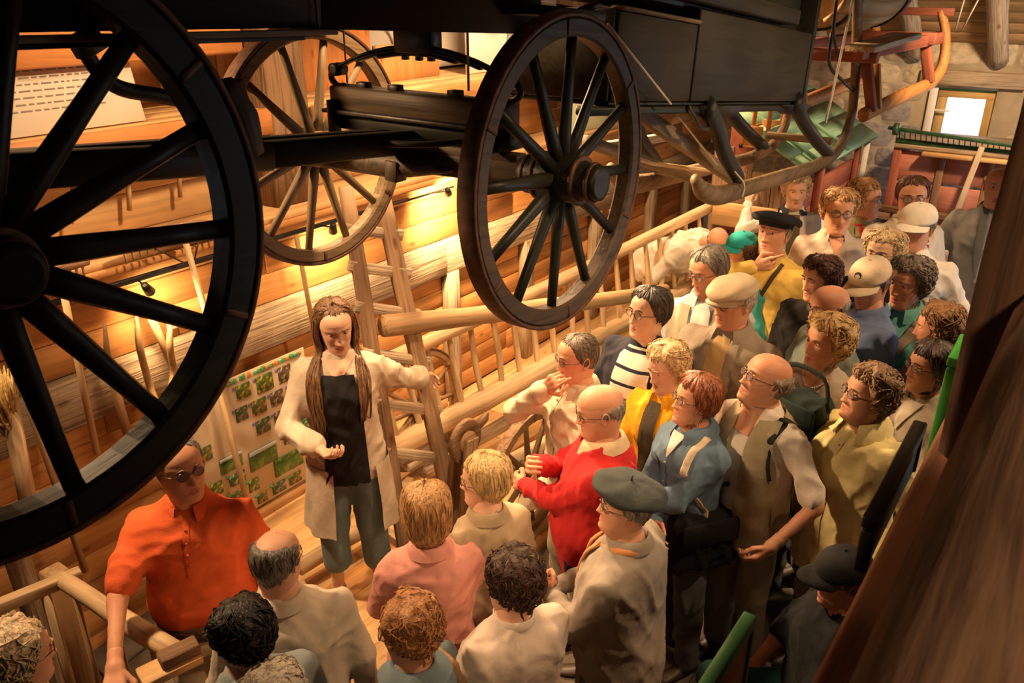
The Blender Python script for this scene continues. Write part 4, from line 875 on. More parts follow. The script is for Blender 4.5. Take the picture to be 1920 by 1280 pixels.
# ------------------------------------------------------------------ hand (wrist at the origin, fingers along +x, palm facing -z, thumb towards +y)
def hand_geo(curl, spread=.06, thumb=.5, point=False):
    seg = []
    fl = [.040, .045, .042, .033]; ys = [.030, .010, -.011, -.030]
    for i in range(4):
        cu = curl if not (point and i == 0) else .12
        a = np.array((.088 - .004 * abs(i - 1), ys[i], 0.)); ang = 0.0; sp = spread * (1.2 - i * .8)
        L_ = fl[i]; r = .0092 if i < 3 else .0080
        for j, (k, q) in enumerate(((1.0, .75), (.66, 1.1), (.55, .8))):
            ang += cu * q; b = a + L_ * k * np.array((math.cos(ang) * math.cos(sp), math.cos(ang) * math.sin(sp), -math.sin(ang))); seg.append((a, b, r * (1 - .07 * j), r * (1 - .07 * (j + 1)))); a = b
    a = np.array((.030, .032, -.006)); d1 = np.array((.70, .62, -.35)); d2 = np.array((.93, .15 - .5 * thumb, -.45 * thumb))
    b = a + .042 * d1 / np.linalg.norm(d1); c = b + .032 * d2 / np.linalg.norm(d2); e = c + .024 * d2 / np.linalg.norm(d2)
    seg += [(a, b, .0125, .0110), (b, c, .0108, .0098), (c, e, .0098, .0080)]
    def fn(P):
        D = rcone(P, (-.05, 0, 0), (.0, 0, 0), .027, .025); D = np.minimum(D, 9)
        pal = None
        for (a0, b0, r) in (((.004, .012, 0), (.080, .026, 0), .0155), ((.004, -.010, 0), (.080, -.026, 0), .0150), ((.004, 0, 0), (.084, 0, 0), .0160)):
            q = rcone(P, a0, b0, r * 1.1, r); pal = q if pal is None else smin(pal, q, .012)
        D = smin(D, pal, .02)
        for (a0, b0, ra, rb) in seg[12:]: D = smin(D, rcone(P, a0, b0, ra, rb), .008)
        fs = [None] * 4
        for i in range(4):
            for s_ in seg[i * 3:i * 3 + 3]:
                q = rcone(P, *s_); fs[i] = q if fs[i] is None else np.minimum(fs[i], q)
        fa = np.minimum.reduce(fs); return smin(D, fa, .005)
    V, F = nets(fn, (-.055, -.065, -.13), (.205, .075, .04), .0048)
    return relax(V, F, 1, .3), F
HANDS = {'relax': hand_geo(.38), 'curl': hand_geo(.75, .03, .8), 'fist': hand_geo(1.25, .0, 1.0), 'flat': hand_geo(.12, .10, .2), 'point': hand_geo(1.1, .0, 1.0, True)}

# ------------------------------------------------------------------ people materials
def skin_mat(name, c):
    m, nt, b, N, L = nodes(name); tc = N('ShaderNodeTexCoord'); n = N('ShaderNodeTexNoise'); n.inputs['Scale'].default_value = 14; n.inputs['Detail'].default_value = 4; L(tc.outputs['Object'], n.inputs[0])
    r = ramp(nt, [(.35, (c[0] * .9, c[1] * .78, c[2] * .74)), (.65, c)]); L(n.outputs[0], r.inputs[0]); L(r.outputs[0], b.inputs['Base Color']); b.inputs['Roughness'].default_value = .55
    b.inputs['Subsurface Weight'].default_value = .0; b.inputs['Specular IOR Level'].default_value = .35
    n2 = N('ShaderNodeTexNoise'); n2.inputs['Scale'].default_value = 160; L(tc.outputs['Object'], n2.inputs[0]); bp = N('ShaderNodeBump'); bp.inputs['Strength'].default_value = .12; bp.inputs['Distance'].default_value = .002; L(n2.outputs[0], bp.inputs['Height']); L(bp.outputs[0], b.inputs['Normal'])
    return m
SKIN = [skin_mat('skin', (.66, .385, .255)), skin_mat('ruddy skin', (.63, .33, .205)), skin_mat('fair skin', (.73, .47, .335))]
LIP = plain('lips', (.46, .16, .12), .4, 0, .08, 30, 0); EYEW = plain('eye white', (.66, .60, .54), .25, 0, .02, 10, 0); IRIS = plain('iris', (.06, .04, .03), .15, 0, .05, 10, 0)
_hc = {}
def hair_mat(c, curly=False):
    k = (c, curly)
    if k in _hc: return _hc[k]
    m, nt, b, N, L = nodes('hair'); tc = N('ShaderNodeTexCoord'); mp = N('ShaderNodeMapping'); mp.inputs['Scale'].default_value = (1, 1, 1) if curly else (1, 1, .16); L(tc.outputs['Object'], mp.inputs[0])
    n = N('ShaderNodeTexNoise'); n.inputs['Scale'].default_value = 75 if curly else 110; n.inputs['Detail'].default_value = 5; n.inputs['Distortion'].default_value = 1.2 if curly else .3; L(mp.outputs[0], n.inputs[0])
    r = ramp(nt, [(.32, sc(c, .38)), (.5, c), (.7, sc(c, 1.45))]); L(n.outputs[0], r.inputs[0]); L(r.outputs[0], b.inputs['Base Color']); b.inputs['Roughness'].default_value = .42; b.inputs['Specular IOR Level'].default_value = .45
    bp = N('ShaderNodeBump'); bp.inputs['Strength'].default_value = .9; bp.inputs['Distance'].default_value = .006; L(n.outputs[0], bp.inputs['Height']); L(bp.outputs[0], b.inputs['Normal']); _hc[k] = m; return m
_fc = {}
def cloth(c, weave=260, stripes=None, rough=.85, fold=.5):
    k = (c, weave, stripes, rough)
    if k in _fc: return _fc[k]
    m, nt, b, N, L = nodes('cloth'); tc = N('ShaderNodeTexCoord')
    n = N('ShaderNodeTexNoise'); n.inputs['Scale'].default_value = 9; n.inputs['Detail'].default_value = 5; L(tc.outputs['Object'], n.inputs[0])
    r = ramp(nt, [(.3, sc(c, .84)), (.7, sc(c, 1.10))]); L(n.outputs[0], r.inputs[0]); out = r.outputs[0]
    if stripes:
        c2, per, duty = stripes; sx = N('ShaderNodeSeparateXYZ'); L(tc.outputs['Object'], sx.inputs[0]); mu = N('ShaderNodeMath'); mu.operation = 'MULTIPLY'; mu.inputs[1].default_value = 1 / per; L(sx.outputs[2], mu.inputs[0])
        fr = N('ShaderNodeMath'); fr.operation = 'FRACT'; L(mu.outputs[0], fr.inputs[0]); lt = N('ShaderNodeMath'); lt.operation = 'LESS_THAN'; lt.inputs[1].default_value = duty; L(fr.outputs[0], lt.inputs[0])
        mx = N('ShaderNodeMixRGB'); L(lt.outputs[0], mx.inputs[0]); L(out, mx.inputs[1]); mx.inputs[2].default_value = (*c2, 1); out = mx.outputs[0]
    L(out, b.inputs['Base Color']); b.inputs['Roughness'].default_value = rough; b.inputs['Specular IOR Level'].default_value = .2; b.inputs['Sheen Weight'].default_value = .03
    w = N('ShaderNodeTexNoise'); w.inputs['Scale'].default_value = weave; L(tc.outputs['Object'], w.inputs[0])
    n3 = N('ShaderNodeTexNoise'); n3.inputs['Scale'].default_value = 7; n3.inputs['Detail'].default_value = 3; n3.inputs['Distortion'].default_value = .5; L(tc.outputs['Object'], n3.inputs[0])
    b1 = N('ShaderNodeBump'); b1.inputs['Strength'].default_value = fold; b1.inputs['Distance'].default_value = .02; L(n3.outputs[0], b1.inputs['Height'])
    bp = N('ShaderNodeBump'); bp.inputs['Strength'].default_value = .25; bp.inputs['Distance'].default_value = .003; L(w.outputs[0], bp.inputs['Height']); L(b1.outputs[0], bp.inputs['Normal']); L(bp.outputs[0], b.inputs['Normal'])
    _fc[k] = m; return m
SHOE = plain('shoe leather', (.06, .04, .03), .45, 0, .3, 30, .1); GLM = plain('spectacle metal', (.16, .12, .09), .3, .8, .1, 20, 0)
lens, nt, b, N, L = nodes('spectacle lens'); b.inputs['Base Color'].default_value = (.9, .9, .9, 1); b.inputs['Transmission Weight'].default_value = .92; b.inputs['Roughness'].default_value = .05; b.inputs['IOR'].default_value = 1.05
lensd, nt, b, N, L = nodes('dark lens'); b.inputs['Base Color'].default_value = (.03, .03, .025, 1); b.inputs['Roughness'].default_value = .1

# ------------------------------------------------------------------ hair and hats, in head space
def hair_geo(style, seed=0, thick=.018, hairline=.072, back=-.075, side=-.02, temple=1.15, curl=0.0, strand=0.0, flare=0.0, fringe=0.0, res=1.0, ns_=300, slen=None, part=0.0, zmax=None, bz0=.030):
    """shell round the scalp that dives under the skin outside its mask, with locks lying on it"""
    r = np.random.default_rng(seed); na, nz = int(84 * res), int(44 * res); zb = back - .03
    sm = lambda e0, e1, v: np.clip((v - e0) / (e1 - e0), 0, 1) ** 2 * (3 - 2 * np.clip((v - e0) / (e1 - e0), 0, 1))
    wob = [(r.integers(3, 17), r.uniform(0, 6)) for _ in range(5)]
    def ev(T, Z):
        w, f, b = head_ring(np.maximum(Z, -.118)); bel = np.clip((-.06 - Z) / .08, 0, 1); w = np.maximum(w, .066 * bel + w * (1 - bel)); b = np.maximum(b, .078 * bel + b * (1 - bel))
        s, c = np.sin(T), np.cos(T); n = 2.2; k = (np.abs(s) ** n + np.abs(c) ** n) ** (1 / n); x = w * s / k; y = np.where(c > 0, f, b) * c / k; aT = np.abs((T + pi) % (2 * pi) - pi)
        edge = sum(np.sin(T * q + p) for q, p in wob) * .0010
        lo = edge + np.interp(aT, [0, temple * .5, temple * .8, temple, 1.55, 2.0, pi], [hairline - fringe, hairline + .003 - fringe * .8, hairline - .014, (hairline + side) / 2, side, (side + back) / 2 if side > back else back, back])
        mask = sm(-.004, .010, Z - lo); soft = .12 + .88 * sm(.0, .055, Z - lo)
        if style == 'bald': mask = mask * (1 - sm(bz0, bz0 + .03, Z + .010 * (aT < 2)))
        if style == 'thin': mask = mask * (1 - .9 * sm(.050, .078, Z) * sm(2.75, 2.1, aT))
        th = thick * soft * (1 + flare * np.clip(-Z / .1, 0, 1.3) + .25 * sm(.03, .1, Z)) * (1 - part * g(x - .02, .006) * (c > 0) * (Z > .05))
        P = np.stack([x, y, Z], -1); nrm = np.stack([x / (w + .01), y / (np.where(c > 0, f, b) + .01), np.clip((Z - .02) / .09, 0, 1)], -1); nrm /= np.linalg.norm(nrm, axis=-1, keepdims=True) + 1e-9
        return P, nrm, mask, th
    zs = np.concatenate([np.linspace(zb, .07, int(nz * .72), endpoint=False), .07 + .047 * np.sin(np.linspace(0, pi / 2, nz - int(nz * .72)))]); A = np.linspace(-pi, pi, na, endpoint=False)
    Z, T = np.meshgrid(zs, A, indexing='ij'); P, nrm, mask, th = ev(T, Z); P = P.reshape(-1, 3); nrm = nrm.reshape(-1, 3); ns = np.zeros(len(P))
    if curl:
        for i in range(7):
            q = r.normal(0, 1, 3); q /= np.linalg.norm(q); q *= r.uniform(95, 190); q2 = r.normal(0, 40, 3); ns += np.sin(P @ q + 2.2 * np.sin(P @ q2 + r.uniform(0, 6)) + r.uniform(0, 6)) / 3
        ns = curl * np.clip(ns, -1.2, 1.6)
    if strand:
        t = T.ravel(); zz = Z.ravel()
        for i in range(6): ns += strand * np.sin(t * r.integers(9, 46) + zz * r.normal(0, 25) + r.uniform(0, 6)) / 2.2
    off = -.007 + mask.ravel() * (th.ravel() + .007) + ns * mask.ravel(); V = P + nrm * off[:, None]
    F = []; m = len(zs)
    if style == 'bald': zmax = bz0 + .038
    for i in range(m - 1):
        if zmax and zs[i + 1] > zmax: break
        for k_ in range(na): F.append((i * na + k_, i * na + (k_ + 1) % na, i * na + na + (k_ + 1) % na, i * na + na + k_))
    if not zmax: F.append(tuple(range((m - 1) * na, m * na)))
    # locks
    K = 7; ln = slen or (.035 if thick < .013 else (.06 if curl else .09)); T0 = r.uniform(-pi, pi, ns_); z0 = np.clip(back + (.113 - back) * r.random(ns_) ** .75, back, .113); u = np.linspace(0, 1, K)
    dT = r.normal(0, .28 if curl else .10, ns_); lead = np.clip((z0 - .02) / .1, 0, 1); LZ = z0[:, None] - ln * u * (.35 + .65 * (1 - lead[:, None] * (1 - u))) ; LT = T0[:, None] + dT[:, None] * u * (1 + 2.0 * lead[:, None]) + (1.0 * np.sin(T0)[:, None] * u * lead[:, None] * (np.cos(T0)[:, None] > -.2))
    P2, n2, m2, t2 = ev(LT, np.maximum(LZ, zb)); lift = r.uniform(.000, .006 if curl else .0035, ns_)[:, None] * (1 if thick > .009 else .4)
    tang = np.gradient(P2, axis=1); tang /= np.linalg.norm(tang, axis=2, keepdims=True) + 1e-9; bn = np.cross(tang, n2); ph = r.uniform(0, 6, ns_)[:, None] + u * (9 if curl else 2.0) * r.uniform(.7, 1.3, ns_)[:, None]; ca = (curl * 1.1 if curl else .0015)
    C = P2 + n2 * (-.004 + m2 * (t2 + .004) + lift * m2)[..., None] + ca * (np.cos(ph)[..., None] * n2 + np.sin(ph)[..., None] * bn) * m2[..., None]
    rad = (np.array([.4, .9, 1, 1, .9, .6, .12]) * (.0042 if curl else (.0026 if thick > .013 else .0018)))[None, :] * r.uniform(.7, 1.25, ns_)[:, None]; ok = (m2[:, 0] > .5) & (z0 < (zmax or 9) - .012); LV = []; 
    for a in (0, 2.1, 4.2): LV.append(C + rad[..., None] * (math.cos(a) * n2 + math.sin(a) * bn))
    LV = np.stack(LV, 2)[ok]; nn = len(LV); LV = LV.reshape(-1, 3); base = len(V)
    idx = (base + np.arange(nn)[:, None, None] * K * 3 + np.arange(K - 1)[None, :, None] * 3); 
    Q = [np.stack([idx[..., 0] + j, idx[..., 0] + (j + 1) % 3, idx[..., 0] + 3 + (j + 1) % 3, idx[..., 0] + 3 + j], -1).reshape(-1, 4) for j in range(3)]
    return np.concatenate([V, LV]), F + np.concatenate(Q).tolist()
def dome_geo(rw, rf, rb, h, z0, n=36, m=10, puff=0, tiltf=0, wr=0, seed=0):
    """cap crown over the head"""
    r = np.random.default_rng(seed); V = []; F = []
    for i in range(m + 1):
        t = pi / 2 * i / m
        for k in range(n):
            a = 2 * pi * k / n; c, s = math.cos(a), math.sin(a); q = math.cos(t) ** .75; bul = 1 + puff * math.sin(min(pi, t * 2.2 + .3)); x = rw * s * q * bul; y = (rf if c > 0 else rb) * c * q * bul
            V.append((x, y, z0 + h * math.sin(t) + tiltf * y + wr * math.sin(a * 5 + 3 * t + seed) * math.cos(t)))
    for i in range(m):
        for k in range(n): F.append((i * n + k, i * n + (k + 1) % n, i * n + n + (k + 1) % n, i * n + n + k)[::-1])
    F.append(tuple(range(n))); F = [f[::-1] for f in F]; return np.array(V), F
def visor_geo(w, l, z0, y0, drop, n=14):
    V = []; F = []
    for j in range(5):
        for i in range(n + 1):
            a = -1.25 + 2.5 * i / n; q = j / 4; x = w * math.sin(a) / math.sin(1.25); yb = y0 * math.cos(a * .95); yy = yb + l * q * math.cos(a * .9); V.append((x * (1 + .02 * q), yy, z0 - drop * q - .018 * (a / 1.25) ** 2))
    m = len(V); V += [(x, y, z - .005) for (x, y, z) in V]
    for j in range(4):
        for i in range(n):
            f = (j * (n + 1) + i, j * (n + 1) + i + 1, (j + 1) * (n + 1) + i + 1, (j + 1) * (n + 1) + i); F.append(f); F.append(tuple(v + m for v in f[::-1]))
    for i in range(n): a = 4 * (n + 1) + i; F.append((a, a + 1, a + 1 + m, a + m))
    return np.array(V), F
def glasses(par, M, dark=False, up=0.0, big=1.0):
    G = MB(); Lz = MB()
    for s in (-1, 1):
        pts = [(s * .031 + .021 * big * math.cos(t), .094 - .006 * abs(math.cos(t) * .5 + .5 * s) ** 2, .012 + .017 * big * math.sin(t)) for t in np.linspace(0, 2 * pi, 17)]
        V, F = tube_geo(pts, .0018, 5); G.add(V, F); V, F = tube_geo([(s * .052, .088, .016), (s * .072, .055, .016), (s * .079, .0, .010), (s * .078, -.025, .002)], .0018, 5); G.add(V, F)
        n = len(pts) - 1; Lz.add(pts[:-1] + [(x, y - .0015, z) for x, y, z in pts[:-1]], [tuple(range(n)), tuple(range(n, 2 * n))[::-1]])
    V, F = tube_geo([(-.011, .096, .016), (0, .100, .019), (.011, .096, .016)], .0018, 5); G.add(V, F)
    M = M @ Matrix.Translation((0, 0, up)); o = G.build('glasses', GLM, par, M); Lz.build('lens', lensd if dark else lens, o, M)

# ------------------------------------------------------------------ the figure
def ik(s, t, l1, l2, pole):
    s, t, pole = Vector(s), Vector(t), Vector(pole); d = t - s; L_ = min(d.length, (l1 + l2) * .995); dn = d.normalized(); t = s + dn * L_
    a = (l1 * l1 - l2 * l2 + L_ * L_) / (2 * L_); h = math.sqrt(max(0, l1 * l1 - a * a)); p = (pole - dn * pole.dot(dn)).normalized(); return s + dn * a + p * h, t
ARMS = {  # target for the right hand (x out to the side), elbow pole, palm-down vector, hand
    'down': ((.27, .05, .80), (.5, -1, 0), (-1, .2, 0), 'relax'), 'pocket': ((.22, .08, .93), (.8, -1, 0), (-1, .2, 0), 'curl'), 'cross': ((-.10, .30, 1.14), (.9, .25, -.8), (0, -1, 0), 'curl'), 'cross2': ((-.09, .265, 1.06), (.9, .15, -.8), (0, -1, 0), 'relax'),
    'front': ((.03, .26, .98), (.9, -.3, -.5), (0, -1, 0), 'curl'), 'belly': ((.04, .27, 1.08), (.8, -.4, -.6), (0, -1, 0), 'relax'), 'back': ((.06, -.20, .95), (.9, -.6, -.2), (0, 1, 0), 'curl'), 'chin': ((.03, .20, 1.42), (.5, .2, -1), (0, -1, 0), 'curl'),
    'strap': ((.13, .17, 1.26), (.8, -.1, -1), (0, -1, 0), 'fist')}
TZ = np.array([.74, .82, .90, .98, 1.06, 1.14, 1.22, 1.30, 1.37, 1.415, 1.445, 1.475, 1.495])
def torso_tab(fem, girth, belly, infl, hem=.80, hemflare=0.0):
    z = TZ.copy(); w = np.array([.160, .164, .168, .156, .143, .143, .150, .158, .156, .128, .092, .066, .058]) if fem else np.array([.158, .161, .162, .157, .154, .156, .163, .173, .174, .145, .103, .070, .060])
    f = np.array([.115, .12, .122, .115, .108, .110, .125, .128, .105, .085, .068, .056, .050]) if fem else np.array([.115, .118, .12, .118, .116, .116, .120, .122, .108, .088, .070, .058, .052])
    b = np.array([.13, .135, .135, .115, .098, .095, .10, .108, .110, .098, .082, .068, .060]) if fem else np.array([.125, .13, .13, .115, .102, .10, .108, .115, .116, .104, .086, .070, .062])
    bl = belly * np.exp(-((z - 1.05) / .13) ** 2); low = np.clip((1.44 - z) / .1, 0, 1)
    w = w * (1 + (girth - 1) * low) + bl * .5 + infl * (.55 + .45 * low); f = f * (1 + (girth - 1) * low) + bl + infl * (.4 + .6 * low); b = b * (1 + (girth - 1) * low) + bl * .25 + infl * (.4 + .6 * low)
    z[-1] += .0
    if hem < .74: z = np.concatenate([[hem], z]); k = 1 + hemflare; w = np.concatenate([[w[0] * k], w]); f = np.concatenate([[f[0] * k], f]); b = np.concatenate([[b[0] * k], b])
    else:
        keep = z > hem + .02; w0, f0, b0 = (np.interp(hem, z, a) for a in (w, f, b)); z = np.concatenate([[hem], z[keep]]); w = np.concatenate([[w0], w[keep]]); f = np.concatenate([[f0], f[keep]]); b = np.concatenate([[b0], b[keep]])
    return z, w, f, b
PEOPLE = {}; _seed = [100]
def ground(x, y):
    if y > 2.2 and x > 1.9: return 0.0
    return -.27 + .27 * min(1, max(0, (x - 1.3) / 2.6))
def person(label, pix, h=1.66, face=125, head=None, pitch=0, roll=0, fem=False, girth=1.0, belly=0.0, fat=0.0, skin=0, hair=None, top=None, trousers=None, arms=('down', 'down'), lean=0, base=None, hs=1.0, gl=None, hat=None, extras=(), sit=False, sleeves='long', stance=.09, group='visitors listening to the guide', pantlen=1.0, shoes=SHOE, vox=.0125, bare=False, shift=None, swing=0.0):
    _seed[0] += 1; sd = _seed[0]; k = h / 1.72; head = face if head is None else head; fem_ = fem
    lr = math.radians(lean); hipz = .93 if not sit else .50; dz = hipz - .93
    RL = np.array(Matrix.Rotation(-lr, 3, 'X')); piv = np.array((0, 0, hipz))
    def up(p): q = np.asarray(p, float) + np.array((0, 0, dz)); return tuple(piv + RL @ (q - piv))     # upper body point
    hc = np.array(up((0, .015, 1.605))); nb = np.array(up((0, -.015, 1.42)))
    yaw = math.radians(face - 90); wyaw = Matrix.Rotation(yaw, 3, 'Z')
    hw = wyaw @ (Vector(hc) * k); b0 = base if base is not None else -.2
    for _ in range(8):
        root = at(*pix, Z=b0 + hw.z) - hw
        if base is None: b0 = .5 * b0 + .5 * ground(root.x, root.y)
    root.z = b0
    if shift: root = root + Vector(shift)
    t = thing('person', label, 'person', root, yaw, group); PEOPLE[label] = t; MR = PM[t.name]; MK = MR @ Matrix.Scale(k, 4)
    MH = MK @ Matrix.Translation(hc) @ Matrix.Rotation(math.radians(head - face), 4, 'Z') @ Matrix.Rotation(math.radians(pitch), 4, 'X') @ Matrix.Rotation(math.radians(roll), 4, 'Y') @ Matrix.Scale(hs, 4)
    MHl = MK.inverted() @ MH
    # joints
    sw = (.162 if fem else .182) * (1 + (girth - 1) * .5); A = {}
    for s, arm in ((-1, arms[0]), (1, arms[1])):
        spec = ARMS[arm] if isinstance(arm, str) else arm
        tg, pole, palm, hp = spec; absolute = len(tg) == 4
        sh = np.array(up((s * sw, -.012, 1.372)))
        if absolute: w_ = MK.inverted() @ Vector(tg[:3]); tl = np.array(w_)
        else: tl = np.array(up((s * tg[0] * (1 if abs(tg[0]) < .2 else girth), tg[1] + belly * .8, tg[2])))
        pl = np.array((s * pole[0], pole[1], pole[2])); el, wr = ik(sh, tl, .285, .255, pl); A[s] = (sh, np.array(el), np.array(wr), (s * palm[0], palm[1], palm[2]), hp)
    LG = {}
    for s in (-1, 1):
        if sit: LG[s] = (np.array((s * .09, 0, .50)), np.array((s * (.13), .42, .52)), np.array((s * .13, .38 + .06 * s, .09)))
        else: LG[s] = (np.array((s * .085, 0, .92)), np.array((s * (stance + .01), .015 + swing * s * .6, .49)), np.array((s * (stance + .02), -.02 + swing * s, .09)))
    # ---- body
    bz, bw, bf, bb_ = torso_tab(fem, girth, belly, -.012, .84)
    def fbody(P):
        Q = (P - piv) @ RL + piv - np.array((0, 0, dz)); Q = Q.astype(np.float32); D = loft(Q, bz, bw, bf, bb_)
        for s in (-1, 1):
            sh, el, wr, _, _ = A[s]; D = smin(D, rcone(P, sh, el, .046, .037), .04); D = smin(D, rcone(P, el, wr, .038, .025), .02)
            hp_, kn, an = LG[s]; D = smin(D, rcone(P, hp_, kn, .080, .052), .04); D = smin(D, rcone(P, kn, an, .052, .034), .02)
        D = smin(D, rcone(P, nb, hc + (hc - nb) * -.25, .062, .056), .03); return D
    pts = np.array([q for s in (-1, 1) for q in (A[s][0], A[s][1], A[s][2], LG[s][1], LG[s][2])] + [nb, hc - (0, 0, .03)]); lo = pts.min(0) - .09; hi = pts.max(0) + .09; lo = np.minimum(lo, (-.22, -.17, lo[2])); hi = np.maximum(hi, (.22, .2, hi[2]))
    V, F = nets(fbody, lo, hi, .019); V = relax(V, F, 2, .4); B = MB(); B.add(V, F)
    hV, hF, hm = HEADS[(fem, (.4 if fem else .5) if fat else 0.0)]; n0 = len(B.F); B.add(hV, hF, 0, MHl); B.m[n0:] = hm
    for s in (-1, 1):
        V, F = ear_geo(s); B.add(V, F, 0, MHl); V, F = sphere_geo(.0122, 12, 8); B.add(V, F, 2, MHl @ Matrix.Translation((s * .031, .0665, .0155))); V, F = sphere_geo(.0066, 10, 6); B.add(V, F, 3, MHl @ Matrix.Translation((s * .030, .0738, .0145)))
        V, F = sphere_geo(.0134, 14, 10); F = [f for f in F if V[list(f)].mean(0)[2] > .0015]; B.add(V, F, 0, MHl @ Matrix.Translation((s * .031, .0660, .0158)) @ Matrix.Rotation(-.15 - .1 * (pitch < 0), 4, 'X')); F2 = [f for f in sphere_geo(.0130, 14, 10)[1] if V[list(f)].mean(0)[2] < -.0065]; B.add(sphere_geo(.0130, 14, 10)[0], F2, 0, MHl @ Matrix.Translation((s * .031, .0664, .0155)))
        V, F = tube_geo([(s * .014, .0905, .034), (s * .030, .0915, .0395), (s * .049, .080, .034)], [.0028, .0034, .0012], 6); B.add(V, F, 4, MHl)
        sh, el, wr, palm, hp = A[s]; x = Vector(wr - el).normalized(); z_ = -Vector(palm); z_ = (z_ - x * z_.dot(x)).normalized(); y_ = z_.cross(x)
        M = Matrix.Identity(4)
        for i in range(3): M[i][0] = x[i]; M[i][1] = y_[i]; M[i][2] = z_[i]; M[i][3] = wr[i]
        hv, hf = HANDS[hp]
        # thumb lies on +y for a hand whose palm faces -z; mirror so that thumbs point inward/forward
        inward = Vector((-s, .6, .4)); mir = y_.dot(inward) < 0
        if mir: hv = hv * np.array((1, -1, 1)); hf = hf[:, ::-1]
        B.add(hv * (.92 if fem else 1.0), hf, 0, M)
    hcol = hair.get('color', (.2, .15, .1)) if hair else (.25, .2, .16)
    body = B.build('body', [SKIN[skin], LIP, EYEW, IRIS, hair_mat(tuple(sc(hcol, .7)))], t, MK)
    # ---- clothes
    T_ = dict(color=(.5, .45, .38), infl=.018, hem=.78, sleeve=1.0, cuff=.0, fold=.0065, freq=34, name='shirt'); T_.update(top or {})
    tz, tw, tf, tbk = torso_tab(fem, girth, belly, T_['infl'], T_['hem'], T_.get('flare', .05)); inf = T_['infl']
    def ftor(P):
        Q = (P - piv) @ RL + piv - np.array((0, 0, dz)); return loft(Q.astype(np.float32), tz, tw, tf, tbk, 2.3)
    def ftop(P):
        D = ftor(P)
        for s in (-1, 1):
            sh, el, wr, _, _ = A[s]; sl = T_['sleeve']
            if sl <= 0: continue
            D = smin(D, rcone(P, sh, el if sl > .5 else sh + (el - sh) * (sl / .5), .047 + inf * .6, .040 + inf * (.65 if sl > .5 else 1.3)), .045)
            if sl > .5: D = smin(D, rcone(P, el, el + (wr - el) * ((sl - .5) / .5 * .97), .040 + inf * .65, .030 + inf * .62 + T_['cuff']), .015)
        return D
    pts = np.array([q for s in (-1, 1) for q in (A[s][0], A[s][1], A[s][2])] + [up((0, 0, 1.50)), up((0, 0, T_['hem'])), up((.3 * girth, .2 + belly, T_['hem'])), up((-.3 * girth, -.2, T_['hem'])), up((-.3 * girth, -.2, 1.2)), up((.3 * girth, .2 + belly, 1.2))]); lo = pts.min(0) - .085; hi = pts.max(0) + .085
    V, F = nets(ftop, lo, hi, vox); V = relax(V, F, 2, .45); Nn = vnorm(V, F); V = V + Nn * waves(V, sd, T_['fold'], T_['freq'])[:, None] + Nn * waves(V, sd + 50, T_['fold'] * .4, T_['freq'] * 2.0)[:, None]
    mt = T_.get('mat') or cloth(T_['color'], T_.get('weave', 260), T_.get('stripes')); shirt = MB().add(V, F).build(T_['name'], mt, t, MK)
    from mathutils.bvhtree import BVHTree
    BV = BVHTree.FromPolygons(V.tolist(), F.tolist())
    def probe(x, z, side=1):
        """surface point of the torso at x, z seen from the front (side=1) or the back"""
        ys = np.linspace(.36, -.05, 60) * side; P = np.stack([np.full(60, x), ys, np.full(60, z)], 1); P = (P - piv + np.array((0, 0, dz))) @ RL.T + piv
        d = ftor(P.astype(np.float32)); i = int(np.argmax(d < .001))
        if d[i] >= .001: return None
        fw_ = Vector(RL @ np.array((0, side, 0))); p = Vector(P[i]); h_ = BV.ray_cast(p + fw_ * .028, -fw_, .06)
        return h_[0] if h_[0] is not None else p
    FR = np.array((0, 1, 0)); 
    def patch(name, xl, xr, zs, mat, off=.009, side=1, nx=18, parent=None):
        """cloth panel lying on the torso; xl, xr functions of height"""
        V = []; nz = len(zs); fwd = Vector(RL @ np.array((0, side, 0)))
        for z in zs:
            a, b = xl(z), xr(z)
            for i in range(nx + 1):
                x = a + (b - a) * i / nx; p = probe(x, z, side) or Vector(up((x, 0, z))); V.append(p + fwd * off)
        F = []
        for i in range(nz - 1):
            for j in range(nx): f = (i * (nx + 1) + j, i * (nx + 1) + j + 1, (i + 1) * (nx + 1) + j + 1, (i + 1) * (nx + 1) + j); F.append(f if side < 0 else f[::-1])
        return MB().add([tuple(v) for v in V], F).build(name, mat, parent or t, MK)
    def strap(name, pts, mat, r=.02, off=.012, flat=.22, side=1):
        P = []; pp = []
        for i in range(len(pts) - 1):
            n_ = 6 if pts[i][2] == pts[i + 1][2] else 1
            for k_ in range(n_): q_ = k_ / n_; pp.append((pts[i][0] + (pts[i + 1][0] - pts[i][0]) * q_, pts[i][1] + (pts[i + 1][1] - pts[i][1]) * q_, pts[i][2]))
        for (x, z, sdd) in pp + [pts[-1]]:
            p = probe(x, z, sdd) or Vector(up((x, 0, z))); P.append(p + Vector(RL @ np.array((0, sdd * off, 0))))
        P = smooth_path(P, 3); V, F = tube_geo(P, r, 8, flat, up=(1, 0, .3)); return MB().add(V, F).build(name, mat, t, MK)
    def collar(mat, hgt=.034, flare=.008, r=.060, open_=.9, z0=1.468, fold=True, name='collar', nbp=26):
        V = []; F = []; n = nbp; rows = ((-.006, .004), (hgt * .5, .001), (hgt, .004), (hgt * .95, .010 + flare * .4), (hgt * .3, .016 + flare), (-hgt * .35, .022 + flare * 1.3)) if fold else ((-.02, .008), (0, .002), (hgt * .5, .0), (hgt, .004), (hgt, .010), (0, .012))
        for i in range(n + 1):
            a = pi / 2 + open_ * .5 + (2 * pi - open_) * i / n; fr = .5 + .5 * math.sin(a)
            for (dz_, dr) in rows:
                rr = r * (1 + (girth - 1) * .3) + dr; V.append(up((rr * math.cos(a) * 1.02, rr * math.sin(a) * 1.10 - .010 + .012 * fr, z0 + dz_ * (1 + .3 * fr) - .036 * fr)))
